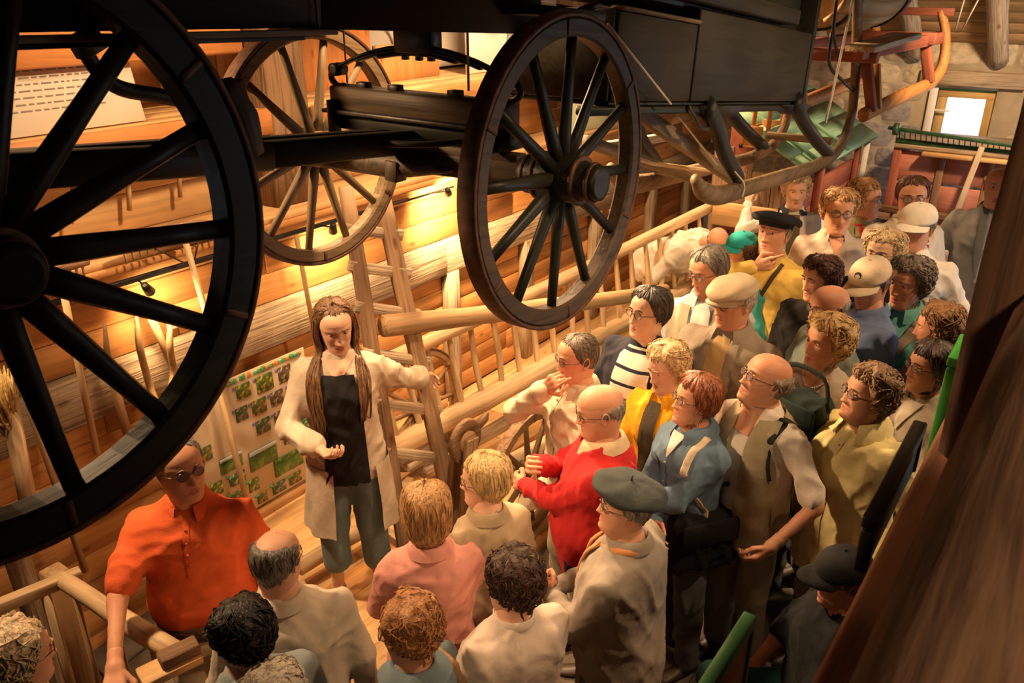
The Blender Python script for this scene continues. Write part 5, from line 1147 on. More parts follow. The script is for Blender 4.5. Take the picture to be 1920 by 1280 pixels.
        m = len(rows)
        for i in range(n):
            for j in range(m - 1): F.append((i * m + j, i * m + j + 1, i * m + m + j + 1, i * m + m + j))
        return MB().add(V, F).build(name, mat, t, MK)
    def lapel(mat, s, top_=(.055, 1.455), bot=(.03, 1.12), w=.06):
        V = []; fw = Vector(RL @ np.array((0, 1, 0))); n = 6
        for i in range(n + 1):
            q = i / n; x0 = top_[0] + (bot[0] - top_[0]) * q; z = top_[1] + (bot[1] - top_[1]) * q; ww = w * math.sin(pi * min(1, .25 + q * .75)) + .004
            for (dx, o_) in ((0, .008), (ww * .5, .016), (ww, .012)): p = probe(s * (x0 + dx), z) or Vector(up((s * (x0 + dx), .05, z))); V.append(p + fw * o_)
        F = [(i * 3 + j, i * 3 + j + 1, i * 3 + 4 + j, i * 3 + 3 + j) for i in range(n) for j in range(2)]
        return MB().add([tuple(v) for v in V], F).build('lapel', mat, t, MK)
    # trousers
    if trousers is not False:
        TR = dict(color=(.10, .10, .11), infl=.016, name='trousers'); TR.update(trousers or {}); ti = TR['infl']; pl = pantlen
        pz = np.array([.80, .86, .92, .98, 1.03]) ; pw = np.array([.165, .172, .172, .165, .158]) * (1 + (girth - 1)) + belly * .3; pf = np.array([.10, .115, .118, .116, .114]) * girth + belly * .6; pb = np.array([.11, .128, .132, .118, .104]) * girth
        def fpant(P):
            Q = P - np.array((0, 0, dz)); D = loft(Q, pz, pw + ti * .4, pf + ti * .4, pb + ti * .4)
            for s in (-1, 1):
                hp_, kn, an = LG[s]; D = smin(D, rcone(P, hp_, kn, .078 * girth + ti * .7, .060 + ti), .03)
                e = an if pl >= 1 else kn + (an - kn) * max(.02, (pl - .5) / .5)
                if pl > .5: D = smin(D, rcone(P, kn, e, .060 + ti, .052 + ti), .02)
            return D
        pts = np.array([q for s in (-1, 1) for q in LG[s]]); lo = np.minimum(pts.min(0) - .09, (-.25 * girth, -.2 * girth, 9)); hi = np.maximum(pts.max(0) + .09, (.25 * girth, .2 + belly, 1.05 + dz))
        V, F = nets(fpant, lo, hi, .0165); V = relax(V, F, 2, .45); Nn = vnorm(V, F); V = V + Nn * waves(V, sd + 9, .008, 30)[:, None]; MB().add(V, F).build(TR['name'], cloth(TR['color'], 300, None), t, MK)
    for s in (-1, 1):
        an = LG[s][2]; V = []; F = []; prof = [(-.075, .028, .045), (-.05, .036, .075), (.0, .038, .085), (.05, .040, .062), (.10, .043, .045), (.15, .040, .036), (.185, .024, .026)]
        for (yy, w, hh) in prof:
            for i in range(10):
                a = 2 * pi * i / 10; V.append((an[0] + w * math.cos(a), an[1] + .01 + yy, max(0.0, an[2] - .09 + hh * .5 + hh * .52 * math.sin(a))))
        for i in range(len(prof) - 1):
            for j in range(10): F.append((i * 10 + j, i * 10 + (j + 1) % 10, i * 10 + 10 + (j + 1) % 10, i * 10 + 10 + j))
        F.append(tuple(range(10))[::-1]); F.append(tuple(range(len(V) - 10, len(V)))); F = [f[::-1] for f in F]; MB().add(V, F).build('shoe', shoes, t, MK)
    # hair
    if hair:
        H_ = dict(hair); c = H_.pop('color')
        if hat: H_['zmax'] = .062
        V, F = hair_geo(H_.pop('style', 'short'), sd, **H_); MB().add(V, F).build('hair', hair_mat(tuple(c), hair.get('curl', 0) > 0), t, MH)
    if gl: glasses(t, MH, gl == 'dark', .0, 1.08 if gl == 'big' else 1.0)
    if hat:
        kind, c = hat[0], hat[1]; cm = cloth(c, 200)
        if kind == 'beret':
            V, F = dome_geo(.118, .125, .135, .058, .066, puff=.22, tiltf=.10, wr=.006, seed=sd); o = MB().add(V, F).build('beret', cm, t, MH); V, F = lathe_geo([(.040, .082), (.048, .088), (.075, .094), (.085, .090)], 30, 'z'); V = np.array(V) * (1, 1.18, 1) + (0, -.008, 0); V[:, 2] += V[:, 1] * .10; MB().add(V, F).build('hat_band', cm, o, MH); V, F = tube_geo([(0, -.005, .12), (0, -.006, .145)], [.006, .004], 6); MB().add(V, F).build('stalk', cm, o, MH)
        elif kind == 'flat':
            V, F = dome_geo(.100, .128, .112, .062, .056, puff=.10, tiltf=-.06, wr=.004, seed=sd); o = MB().add(V, F).build('flat_cap', cm, t, MH); V, F = visor_geo(.074, .052, .058, .094, .022); MB().add(V, F).build('visor', cm, o, MH); V, F = lathe_geo([(.038, .083), (.060, .092), (.075, .090)], 30, 'z'); V = np.array(V) * (1, 1.2, 1) + (0, -.006, 0); MB().add(V, F).build('hat_band', cm, o, MH)
        else:
            V, F = dome_geo(.090, .106, .112, .088, .045, puff=.03, tiltf=-.03); o = MB().add(V, F).build('cap', cm, t, MH); V, F = visor_geo(.080, .075, .050, .098, .018); MB().add(V, F).build('visor', cm, o, MH); V, F = sphere_geo(.008, 8, 6); MB().add(V, F).build('button', cm, o, MH @ Matrix.Translation((0, -.004, .132)))
            if len(hat) > 2:
                V, F = lathe_geo([(-.001, .018), (.003, .018)], 16, 'z'); MB().add(V, F).build('badge', cloth(hat[2]), o, MH @ Matrix.Translation((0, .088, .094)) @ Matrix.Rotation(-1.0, 4, 'X'))
    ctx = dict(t=t, MK=MK, MH=MH, up=up, probe=probe, patch=patch, strap=strap, collar=collar, lapel=lapel, A=A, mt=mt, k=k, root=root, MR=MR, dz=dz)
    for e in extras: e(ctx)
    return ctx
# extras, each a small function of the figure's context
def x_collar(c=None, **kw): return lambda q: q['collar'](cloth(c) if c else q['mt'], **kw)
def x_open(c, w0=.03, w1=.09, z0=.98, z1=1.44, name='shirt_front', stripes=None, lap=True, lw=.05):
    def f(q):
        m = cloth(c, 260, stripes); W_ = lambda z: np.interp(z, [z0, z1 - .04, z1], [w1, (w0 + w1) / 2, w0]); q['patch'](name, lambda z: -W_(z), lambda z: W_(z), np.linspace(z0, z1, 14), m)
        if lap:
            for s in (-1, 1): q['lapel'](q['mt'], s, (w0 + .004, z1 - .005), (w1 - .01, z0 + .02), lw)
    return f
def x_vneck(c, w=.055, z0=1.30, z1=1.455, name='neck_opening'):
    def f(q):
        m = c if not isinstance(c, tuple) else cloth(c); W_ = lambda z: w * (z - z0) / (z1 - z0) + .004; q['patch'](name, lambda z: -W_(z), lambda z: W_(z), np.linspace(z0, z1, 8), m)
    return f
def x_placket(c, z0=1.0, z1=1.44, w=.012, btn=True):
    def f(q):
        o = q['patch']('placket', lambda z: -w, lambda z: w, np.linspace(z0, z1, 12), q['mt'], .004, nx=2)
        for z in np.linspace(z0 + .05, z1 - .03, 4):
            p = q['probe'](0, z); V, F = sphere_geo(.006, 8, 5); MB().add(V, F).build('button', cloth(c), o, q['MK'] @ Matrix.Translation(p + Vector((0, .006, 0))))
    return f
def x_pocket(xs, z, w, hgt, c=None):
    def f(q):
        for x in xs: q['patch']('pocket', lambda z_: x - w / 2, lambda z_: x + w / 2, np.linspace(z - hgt, z, 6), cloth(c) if c else q['mt'], .009, nx=4); q['patch']('pocket_flap', lambda z_: x - w / 2 - .004, lambda z_: x + w / 2 + .004, np.linspace(z - hgt * .3, z + .006, 4), cloth(c) if c else q['mt'], .015, nx=4)
    return f
def x_strap(pts, c, r=.02, name='strap'): return lambda q: q['strap'](name, pts, cloth(c), r)
def x_necklace(c=(.8, .76, .7)):
    def f(q):
        B = MB(); m = plain('beads', c, .25, .0, .1, 30, 0)
        for a in np.linspace(-1.25, 1.25, 19):
            x = .072 * math.sin(a); z = 1.452 - .05 * math.cos(a) ** 2; p = q['probe'](x, z); V, F = sphere_geo(.0055, 7, 5); B.add(np.array(V) + np.array(p + Vector((0, .008, 0))), F)
        B.build('necklace', m, q['t'], q['MK'])
    return f
def x_scarf(c, c2=None):
    def f(q):
        m = cloth(c, 260, (c2, .03, .4) if c2 else None); V, F = tube_geo([q['up']((.078 * math.cos(a), .080 * math.sin(a) - .002, 1.455 - .03 * max(0, math.sin(a)))) for a in np.linspace(pi / 2, pi / 2 + 2 * pi, 22)], .020, 8, 1.2); B = MB().add(V, F)
        for s in (-1, 1):
            P = [(q['probe'](s * x, z) or Vector(q['up']((s * x, .1, z)))) + Vector((0, .014, 0)) for x, z in ((.045, 1.43), (.035, 1.37), (.03, 1.30), (.032, 1.22))]; V, F = tube_geo(smooth_path(P, 3), [.014, .022, .024, .026], 8, .35, up=(1, 0, 0)); B.add(V, F)
        B.build('scarf', m, q['t'], q['MK'])
    return f
def x_watch(s, c=(.05, .05, .05)):
    def f(q):
        sh, el, wr, _, _ = q['A'][s]; d = (wr - el) / np.linalg.norm(wr - el); M, _ = frame(Vector(wr - d * .03), Vector(wr)); V, F = lathe_geo([(0, .028), (0, .031), (.02, .031), (.02, .028)], 16, 'x'); MB().add(V, F).build('watch', plain('watch', c, .3, .3, .1, 9, 0), q['t'], q['MK'] @ M)
    return f
# ================================================================== the guide
GREY = (.26, .235, .21); BLOND = (.62, .42, .19); STRAWB = (.50, .27, .11); GINGER = (.36, .135, .045); BROWN = (.085, .045, .024); DKBR = (.035, .020, .013); BLK = (.012, .010, .009); WHT = (.55, .48, .38)
def x_belt(c, z=.972):
    def f(q):
        V, F = tube_geo([(.192 * math.cos(a), (.178 if math.sin(a) > 0 else .145) * math.sin(a), z - .02 * math.sin(a)) for a in np.linspace(0, 2 * pi, 29)], .018, 8, .35, up=(0, 0, 1)); o = MB().add(V, F).build('belt', cloth(c), q['t'], q['MK']); V, F = box(.045, .012, .04, .003, (0, .186, z - .02)); MB().add(V, F).build('buckle', GLM, o, q['MK'], False)
    return f
def man_hair(c, **k): d = dict(color=c, thick=.010, hairline=.082, back=-.070, side=-.02, temple=1.2, strand=.0016); d.update(k); return d
def bald(c, **k): d = dict(color=c, style='bald', thick=.007, back=-.072, side=-.01, temple=1.35, hairline=.2, strand=.001); d.update(k); return d
def wavy(c, **k): d = dict(color=c, thick=.024, hairline=.080, back=-.088, side=-.045, temple=1.25, curl=.0045, fringe=.004); d.update(k); return d
def bob(c, **k): d = dict(color=c, thick=.022, hairline=.078, back=-.125, side=-.105, temple=1.15, strand=.0026, fringe=.012, flare=.35); d.update(k); return d
def x_longhair(q):
    m = hair_mat(tuple((.15, .075, .034))); MH = q['MH']; B = MB(); MKi = q['MK'].inverted(); Ml = MKi @ MH; r = np.random.default_rng(5)
    for s in (-1, 1):
        for i in range(80):
            a = r.uniform(1.25, 2.9); rad = r.uniform(.0, .016); w, f, b = head_ring(.06); y0 = (f if math.cos(a) > 0 else b) * math.cos(a); p0 = Ml @ Vector((s * (w + rad) * math.sin(a), y0 * .9, .07)); w, f, b = head_ring(-.01); p1 = Ml @ Vector((s * (w + .014 + rad) * math.sin(a), (f if math.cos(a) > 0 else b) * math.cos(a) * 1.08, -.02)); p2 = Ml @ Vector((s * (.076 + rad) * max(.55, math.sin(a)), .068 * math.cos(a), -.11))
            if a < (2.0 if s > 0 else 1.5): x = r.uniform(.085, .145); P = [(x, 1.40), (x + r.normal(0, .006), 1.28), (x * .95 + r.normal(0, .01), 1.16), (x * .9 + r.normal(0, .012), r.uniform(1.00, 1.10) if s > 0 else r.uniform(1.16, 1.25))]; sd_ = 1
            else: x = r.uniform(.0, .12); P = [(x, 1.38), (x, 1.26), (x, 1.14), (x, r.uniform(1.0, 1.08))]; sd_ = -1
            T = [p0, p1, p2] + [(q['probe'](s * xx, zz, sd_) or Vector(q['up']((s * xx, .12 * sd_, zz)))) + Vector((0, sd_ * r.uniform(.012, .03), 0)) for xx, zz in P]; V, F = tube_geo(smooth_path(T, 3), [.004, .006, .0065, .0065, .006, .0045, .0015], 5); B.add(V, F)
    o = B.build('hair_strands', m, q['t'], q['MK']); o['kind'] = 'stuff'
def x_tail(q):
    m = q['mt']; V = []; zs = np.linspace(.52, .90, 12); A_ = np.linspace(math.radians(72), math.radians(72 - 298), 44)
    for z in zs:
        fl = (.90 - z) / .38
        for i, a in enumerate(A_):
            wv = .010 * fl * math.sin(a * 9 + 1.5 * math.sin(z * 14)); rx = .205 + .035 * fl + wv; ry = (.165 if math.sin(a) > 0 else .175) + .035 * fl + wv; V.append((rx * math.cos(a), ry * math.sin(a), z))
    n = len(A_); F = [(i * n + j, i * n + j + 1, (i + 1) * n + j + 1, (i + 1) * n + j) for i in range(11) for j in range(n - 1)]; MB().add(V, F).build('cardigan_skirt', m, q['t'], q['MK'])
gp = (628, 612)
def lad(t): return R0.lerp(R1, t)
hold = lad(.385)
person('young guide with long brown hair in cream cardigan over black top, holding the ladder', gp, 1.68, 224, 238, -16, 4, True, .96, hair=dict(color=(.15, .075, .034), thick=.012, hairline=.092, back=-.10, side=-.06, temple=1.35, strand=.0018, part=.7), skin=2, hs=1.06,
    top=dict(color=(.56, .46, .35), infl=.032, hem=.80, sleeve=.93, cuff=.012, weave=110, name='cardigan', flare=.22, fold=.0075), trousers=dict(color=(.16, .22, .24), infl=.026, name='jeans'), pantlen=.80, shoes=plain('tan sandal', (.40, .28, .16), .6, 0, .2, 20, .1),
    arms=(((*(hold + Vector((-.03, -.03, .0))), 1), (.4, -.6, -.8), (0, 1, 0), 'curl'), ((.10, .27, 1.10), (.9, -.3, -.8), (-.3, -.4, 1), 'curl')), group=None,
    extras=[x_vneck(SKIN[2], .075, 1.37, 1.462), lambda q: q['patch']('top', lambda z: -np.interp(z, [.82, 1.2, 1.40], [.115, .10, .075]), lambda z: np.interp(z, [.82, 1.2, 1.40], [.10, .095, .075]), np.linspace(.81, 1.40, 44), cloth((.014, .013, .014)), .014), x_tail, x_longhair])
# ================================================================== visitors
P = person
hand_rail = at(215, 1250, Z=.86)
P('man in orange polo shirt with sunglasses on his nose leaning on the railing', (338, 880), 1.72, 228, 262, 4, 0, False, 1.06, .045, .5, 1, man_hair(GREY, hairline=.1), dict(color=(.72, .125, .035), infl=.02, sleeve=.40, hem=.975, name='polo_shirt'), dict(color=(.56, .46, .29), name='shorts'), pantlen=.55, arms=(((.30, .08, .82), (.4, -1, 0), (-1, .2, 0), 'relax'), ((*hand_rail, 1), (.6, -1, 0), (0, 0, -1), 'flat')), gl='dark', extras=[x_collar((.72, .125, .035)), x_placket((.5, .1, .03), 1.22, 1.43), x_watch(-1), x_belt((.10, .05, .025))])
P('man with bald crown and cropped grey hair in light beige shirt, back to the viewer', (520, 1052), 1.60, 55, 25, -8, 0, False, 1.12, .02, .5, 0, bald((.13, .115, .10), thick=.011, bz0=.070), dict(color=(.56, .48, .38), infl=.028, hem=.76), gl='y', extras=[x_collar(None)], hs=1.0)
P('person with short black tousled hair in grey blue shirt near the lower edge', (452, 1192), 1.60, 75, 92, -5, 0, False, 1.0, 0, 0, 0, wavy(BLK, thick=.020, curl=.004, back=-.075, side=-.03), dict(color=(.22, .26, .27), infl=.022), extras=[x_collar(None)], hs=1.0)
P('fair curly-haired person with glasses at the lower left corner', (38, 1232), 1.56, 10, -8, -5, 0, True, 1.05, 0, 0, 1, wavy((.52, .40, .25), thick=.026), dict(color=(.45, .25, .17), infl=.02), gl='y', hs=1.0)
P('person with pale blond hair just showing at the bottom edge', (512, 1310), 1.50, 80, 80, 0, 0, True, 1.0, 0, 0, 2, wavy(WHT), dict(color=(.20, .26, .30)), hs=1.0)
P('woman with strawberry blond bob in pink shirt, seen from behind', (800, 962), 1.55, 50, 48, -6, 0, True, 1.08, 0, 0, 2, bob(STRAWB, thick=.026), dict(color=(.66, .30, .25), infl=.026, hem=.74, name='blouse'), arms=('belly', 'belly'), extras=[x_collar(None, open_=.5)], hs=1.0)
P('woman with smooth blond hair and glasses in beige jacket over cream sleeve', (908, 902), 1.55, 75, 118, -3, 0, True, 1.0, 0, 0, 2, bob(BLOND, thick=.020, back=-.085, side=-.05, fringe=.012), dict(color=(.40, .31, .20), infl=.022, name='jacket'), gl='y', arms=('belly', 'down'), extras=[x_collar(None)], hs=1.0)
P('woman with ginger curly hair and glasses in denim shirt at the bottom edge', (765, 1185), 1.52, 95, 112, -10, 0, True, 1.05, 0, .4, 1, wavy((.38, .17, .06), thick=.030, curl=.007), dict(color=(.16, .22, .26), infl=.026, name='shirt'), gl='y', extras=[x_collar(None, flare=.03), x_strap([(.12, 1.44, -1), (.10, 1.3, -1), (.04, 1.1, -1)], (.42, .26, .14), .018, 'bag_strap')], hs=1.0)
P('woman with dark brown curls in white jacket, back to the viewer', (958, 1092), 1.54, 70, 92, -6, 0, True, 1.12, 0, .4, 0, wavy((.055, .026, .014), thick=.028, curl=.007, back=-.10), dict(color=(.64, .53, .45), infl=.030, hem=.74, name='jacket'), arms=('belly', 'belly'), extras=[x_collar(None, fold=False)], hs=1.0)
P('man in dark grey beret and taupe jacket looking up to the left', (1172, 950), 1.58, 95, 122, 6, 0, False, 1.14, .04, .5, 1, man_hair((.2, .17, .14), back=-.075), dict(color=(.30, .255, .21), infl=.030, hem=.70, name='jacket'), dict(color=(.13, .13, .14)), gl='y', hat=('beret', (.045, .055, .055)), arms=('belly', 'belly'), extras=[x_collar(None), x_scarf((.62, .27, .10))], hs=1.0)
P('bald man with glasses in bright red sweater and cream collar, arm raised to chin', (1125, 772), 1.64, 118, 128, -10, 0, False, 1.16, .06, .5, 1, bald((.24, .2, .17)), dict(color=(.48, .022, .022), infl=.026, name='sweater', weave=120), dict(color=(.03, .035, .05)), gl='y', arms=('cross', ((-.02, .24, 1.33), (.9, .2, -1), (0, -1, 0), 'curl')), extras=[x_collar((.66, .52, .34), hgt=.038, flare=.012, open_=.7)], hs=1.04)
P('man in cream shirt touching his nose with one finger', (1082, 672), 1.66, 150, 146, -6, 0, False, 1.0, 0, 0, 1, man_hair((.11, .08, .055), hairline=.088, thick=.008), dict(color=(.60, .50, .36), infl=.024, cuff=.006, name='shirt'), dict(color=(.35, .30, .22)), gl='y', arms=(((.14, .34, .98), (.8, -.3, -.5), (0, 0, -1), 'flat'), ((.005, .185, 1.475), (.9, .35, -1), (0, -1, .2), 'point')), extras=[x_collar(None), x_placket((.4, .3, .2))], hs=1.0)
P('woman with dark bob and glasses in navy striped top and navy cardigan', (1215, 588), 1.72, 178, 158, 3, 0, True, 1.22, .05, .4, 2, bob((.055, .045, .04), back=-.075, side=-.03, fringe=.0, hairline=.084, thick=.018), dict(color=(.018, .020, .035), infl=.022, name='cardigan'), dict(color=(.06, .06, .08)), gl='y', arms=('down', 'down'), extras=[x_open((.70, .66, .58), .06, .125, .86, 1.45, 'striped_top', ((.02, .02, .045), .075, .20), False)], hs=1.02)
P('blond woman in bright yellow jacket with dark patterned scarf, eyes lowered', (1250, 690), 1.58, 168, 158, -14, 0, True, 1.0, 0, 0, 2, wavy((.62, .44, .22), thick=.024), dict(color=(.82, .40, .015), infl=.022, name='jacket'), arms=('front', 'front'), extras=[x_collar(None), x_open((.085, .07, .05), .03, .055, 1.02, 1.44, 'scarf', None, False)], hs=1.02)
P('woman with reddish bob and glasses in denim jacket, arms crossed', (1302, 752), 1.56, 152, 138, 8, 0, True, 1.04, 0, 0, 1, bob((.24, .075, .03), back=-.085, side=-.03, fringe=.006, thick=.026), dict(color=(.13, .21, .30), infl=.026, hem=.86, name='denim_jacket'), dict(color=(.14, .14, .14)), gl='y', arms=('cross', 'cross2'), extras=[x_collar(None, flare=.02), x_vneck((.75, .70, .64), .04, 1.34), x_placket((.5, .4, .2), .95, 1.34), x_pocket((-.08, .08), 1.30, .08, .08), x_strap([(-.10, 1.45, -1), (-.11, 1.455, 1), (-.125, 1.35, 1), (-.16, 1.15, 1), (-.19, .98, 1)], (.70, .60, .44), .018, 'bag_strap')], hs=1.02)
P('balding man with glasses in khaki vest over white t-shirt, carrying a backpack', (1434, 712), 1.66, 158, 134, 16, 0, False, 1.02, .02, 0, 1, bald((.22, .165, .11), thick=.018, curl=.004, strand=0, back=-.08), dict(color=(.74, .66, .58), infl=.016, sleeve=.42, name='t_shirt'), dict(color=(.34, .30, .22)), gl='y', arms=(((.26, .14, .95), (1, -.8, 0), (-1, .2, 0), 'curl'), ((.24, .10, .92), (.8, -1, 0), (-1, .2, 0), 'curl')),
    extras=[lambda q: [q['patch']('vest_front', (lambda z, s=s: min(s * np.interp(z, [.80, 1.1, 1.4, 1.45], [.035, .04, .045, .06]), s * np.interp(z, [.80, 1.1, 1.3, 1.45], [.185, .175, .17, .13]))), (lambda z, s=s: max(s * np.interp(z, [.80, 1.1, 1.4, 1.45], [.035, .04, .045, .06]), s * np.interp(z, [.80, 1.1, 1.3, 1.45], [.185, .175, .17, .13]))), np.linspace(.80, 1.455, 16), cloth((.36, .31, .20), 220), .02) for s in (-1, 1)], lambda q: q['patch']('vest_back', lambda z: -np.interp(z, [.80, 1.3, 1.45], [.185, .17, .13]), lambda z: np.interp(z, [.80, 1.3, 1.45], [.185, .17, .13]), np.linspace(.80, 1.46, 14), cloth((.36, .31, .20), 220), .02, -1), x_pocket((-.10, .10), 1.00, .10, .12, (.36, .31, .20)), x_pocket((-.10, .10), 1.28, .085, .09, (.36, .31, .20)), x_strap([(-.12, 1.45, -1), (-.125, 1.46, 1), (-.13, 1.35, 1), (-.15, 1.2, 1)], (.02, .025, .025), .02, 'backpack_strap')], hs=1.04)
P('elderly man in beige flat cap and open taupe raincoat', (1375, 566), 1.76, 176, 156, -6, 0, False, 1.12, .02, 0, 1, man_hair((.42, .37, .31), back=-.075), dict(color=(.31, .26, .20), infl=.034, hem=.50, name='raincoat', flare=.1), gl='y', hat=('flat', (.52, .42, .28)), arms=('down', 'down'), extras=[x_open((.52, .36, .16), .035, .055, 1.0, 1.45, 'shirt_front'), x_collar(None, flare=.018, hgt=.04, open_=1.1)], hs=1.04)
P('grey-haired man in pale vest over blue shirt looking down', (1328, 508), 1.76, 192, 156, -16, 0, False, 1.08, .02, 0, 1, man_hair((.20, .18, .155), thick=.014), dict(color=(.52, .60, .66), infl=.018, sleeve=.42, name='shirt'), arms=('belly', 'belly'), gl='y', extras=[x_open((.80, .80, .78), .03, .06, .95, 1.45, 'shirt_front', None, False), lambda q: [q['patch']('vest_front', (lambda z, s=s: min(s * .06, s * .175)), (lambda z, s=s: max(s * .06, s * .175)), np.linspace(.82, 1.44, 12), cloth((.52, .46, .33)), .018) for s in (-1, 1)], x_collar((.7, .74, .76))], hs=1.02)
P('visitor with teal cap half hidden behind the flat cap man', (1378, 505), 1.64, 150, 140, 0, 0, True, 1.0, 0, 0, 1, wavy(BROWN), dict(color=(.05, .30, .27)), hat=('cap', (.02, .36, .34)), hs=.95, shift=(.35, .10, 0))
P('bald man bent forward in loose white shirt by the hay rack', (1345, 455), 1.66, 250, 225, -35, 0, False, 1.1, .02, 0, 1, bald((.35, .3, .26)), dict(color=(.74, .68, .58), infl=.045, fold=.012, name='shirt'), dict(color=(.5, .45, .36)), lean=62, arms=(((.2, .25, 1.05), (1, 0, 0), (0, -1, 0), 'relax'), ((.2, .25, 1.0), (1, 0, 0), (0, -1, 0), 'relax')), hs=1.0)
P('man in black beret and yellow sweater holding fingers to his mouth', (1450, 440), 1.76, 180, 172, 10, 0, False, 1.14, .03, 0, 1, man_hair((.3, .26, .22)), dict(color=(.82, .57, .13), infl=.026, name='sweater', weave=140), dict(color=(.50, .44, .33)), hat=('beret', (.018, .02, .026)), arms=('down', ((.02, .205, 1.465), (1, .2, -.35), (0, -1, .2), 'point')), extras=[x_collar((.60, .40, .12)), x_strap([(-.09, 1.455, 1), (-.06, 1.38, 1), (.0, 1.22, 1), (.08, 1.05, 1)], (.06, .045, .03), .012, 'strap')], hs=1.06)
P('woman with short blond hair and tinted glasses in plain beige blouse', (1572, 398), 1.76, 206, 206, -2, 0, True, 1.16, .03, .4, 1, wavy((.46, .27, .12), thick=.022), dict(color=(.52, .44, .36), infl=.028, name='blouse'), dict(color=(.4, .35, .28)), gl='big', arms=('down', 'down'), extras=[x_collar(None, open_=1.2), x_vneck(SKIN[1], .045, 1.36)], hs=1.14)
pl = at(1402, 383, Z=1.36)
P('woman in white jacket with dark collar resting a hand on the plank end', (1492, 360), 1.66, 206, 204, 0, 0, True, 1.05, 0, 0, 2, wavy((.60, .46, .28), thick=.02), dict(color=(.78, .75, .70), infl=.026, name='jacket'), gl=None, arms=('belly', ((*pl, 1), (.7, -.3, -.8), (0, 0, -1), 'flat')), extras=[x_open((.16, .14, .09), .04, .05, 1.05, 1.44, 'blouse'), x_collar((.03, .035, .06), flare=.022, open_=1.0)], hs=1.1)
P('woman in olive jacket and red scarf turning to the right', (1622, 375), 1.72, 222, 268, 0, 0, True, 1.0, 0, 0, 1, wavy((.36, .19, .07), thick=.022), dict(color=(.32, .30, .16), infl=.024, name='jacket'), gl='y', arms=('front', 'front'), extras=[x_open((.55, .42, .28), .035, .05, 1.05, 1.44, 'blouse'), x_scarf((.55, .03, .03))], hs=1.12)
P('man in red and white striped shirt under cream jacket wearing tinted glasses', (1710, 372), 1.82, 212, 196, 0, 4, False, 1.1, .02, 0, 1, man_hair((.11, .045, .022), thick=.014), dict(color=(.76, .69, .58), infl=.026, name='jacket'), dict(color=(.5, .45, .38)), gl='big', arms=('belly', 'down'), extras=[x_open((.72, .66, .60), .07, .13, .95, 1.45, 'striped_shirt', ((.45, .02, .03), .034, .55), False)], hs=1.1)
P('man in white baseball cap and white jacket with blue shirt collar', (1718, 428), 1.80, 180, 168, -4, 0, False, 1.08, 0, 0, 1, man_hair((.22, .19, .16)), dict(color=(.82, .78, .72), infl=.030, name='jacket'), hat=('cap', (.80, .74, .64)), arms=('pocket', 'pocket'), extras=[x_open((.42, .50, .60), .03, .05, 1.05, 1.45, 'shirt_front'), x_collar((.62, .68, .74))], hs=1.08)
P('elderly woman with wavy fair hair, black cardigan and red edged scarf, eyes closed', (1655, 478), 1.70, 180, 166, 2, 0, True, 1.05, 0, 0, 2, wavy((.58, .43, .25), thick=.024), dict(color=(.012, .013, .014), infl=.024, name='cardigan'), gl='y', arms=('front', 'front'), extras=[x_open((.60, .48, .36), .035, .045, 1.1, 1.44, 'blouse', None, False), x_scarf((.62, .50, .42), (.5, .03, .03))], hs=1.1)
P('woman with dark reddish curls in black clothes with shoulder bag', (1536, 525), 1.66, 160, 148, -6, 0, True, 1.08, 0, 0, 1, wavy((.06, .022, .014), thick=.022), dict(color=(.010, .010, .010), infl=.03, name='jacket'), arms=('down', 'down'), hs=1.02)
P('bald man with glasses in grey green shirt', (1553, 578), 1.66, 130, 138, -6, 0, False, 1.12, .02, .5, 1, bald((.28, .24, .2)), dict(color=(.20, .235, .21), infl=.026, name='shirt'), gl='y', extras=[x_collar(None)], hs=1.02)
P('man in cream baseball cap with round badge and blue shirt', (1612, 553), 1.72, 128, 160, -18, 0, False, 1.05, 0, 0, 1, man_hair((.18, .14, .11)), dict(color=(.14, .20, .36), infl=.026, name='shirt'), hat=('cap', (.70, .58, .42), (.03, .03, .04)), extras=[x_collar(None)], hs=1.05, shift=(.20, .0, 0))
P('woman with short curly grey hair in teal jacket with taupe strap', (1703, 533), 1.70, 168, 154, -3, 0, True, 1.05, 0, 0, 1, wavy((.17, .14, .115), thick=.022, curl=.007), dict(color=(.11, .34, .29), infl=.026, name='jacket'), arms=('down', 'strap'), extras=[x_collar(None, hgt=.04, flare=.014), x_placket((.1, .3, .25)), x_strap([(-.12, 1.45, -1), (-.12, 1.45, 1), (-.09, 1.36, 1), (.0, 1.18, 1), (.10, 1.0, 1)], (.27, .21, .15), .03, 'bag_strap')], hs=1.08)
P('woman with swept blond curls and pearl necklace in beige cardigan', (1548, 645), 1.62, 165, 146, 4, 0, True, 1.06, 0, 0, 1, wavy((.58, .38, .16), thick=.030, curl=.006), dict(color=(.50, .42, .33), infl=.024, sleeve=.62, name='cardigan'), arms=('belly', 'belly'), extras=[x_vneck(SKIN[1], .075, 1.355, 1.458), x_open((.40, .12, .16), .045, .05, 1.05, 1.36, 'flowered_top', ((.05, .04, .05), .03, .4), False), x_necklace()], hs=1.08)
P('woman with tight light brown curls in pale yellow jacket looking up', (1625, 742), 1.62, 152, 130, 8, 0, True, 1.14, .02, .4, 1, wavy((.30, .19, .10), thick=.026, curl=.0085, back=-.095), dict(color=(.88, .76, .36), infl=.034, hem=.68, name='jacket', fold=.009), dict(color=(.4, .35, .26)), arms=('pocket', 'pocket'), gl='y', extras=[x_collar(None, hgt=.045, flare=.024, open_=1.0), x_placket((.6, .5, .2), .85, 1.42)], hs=1.04)
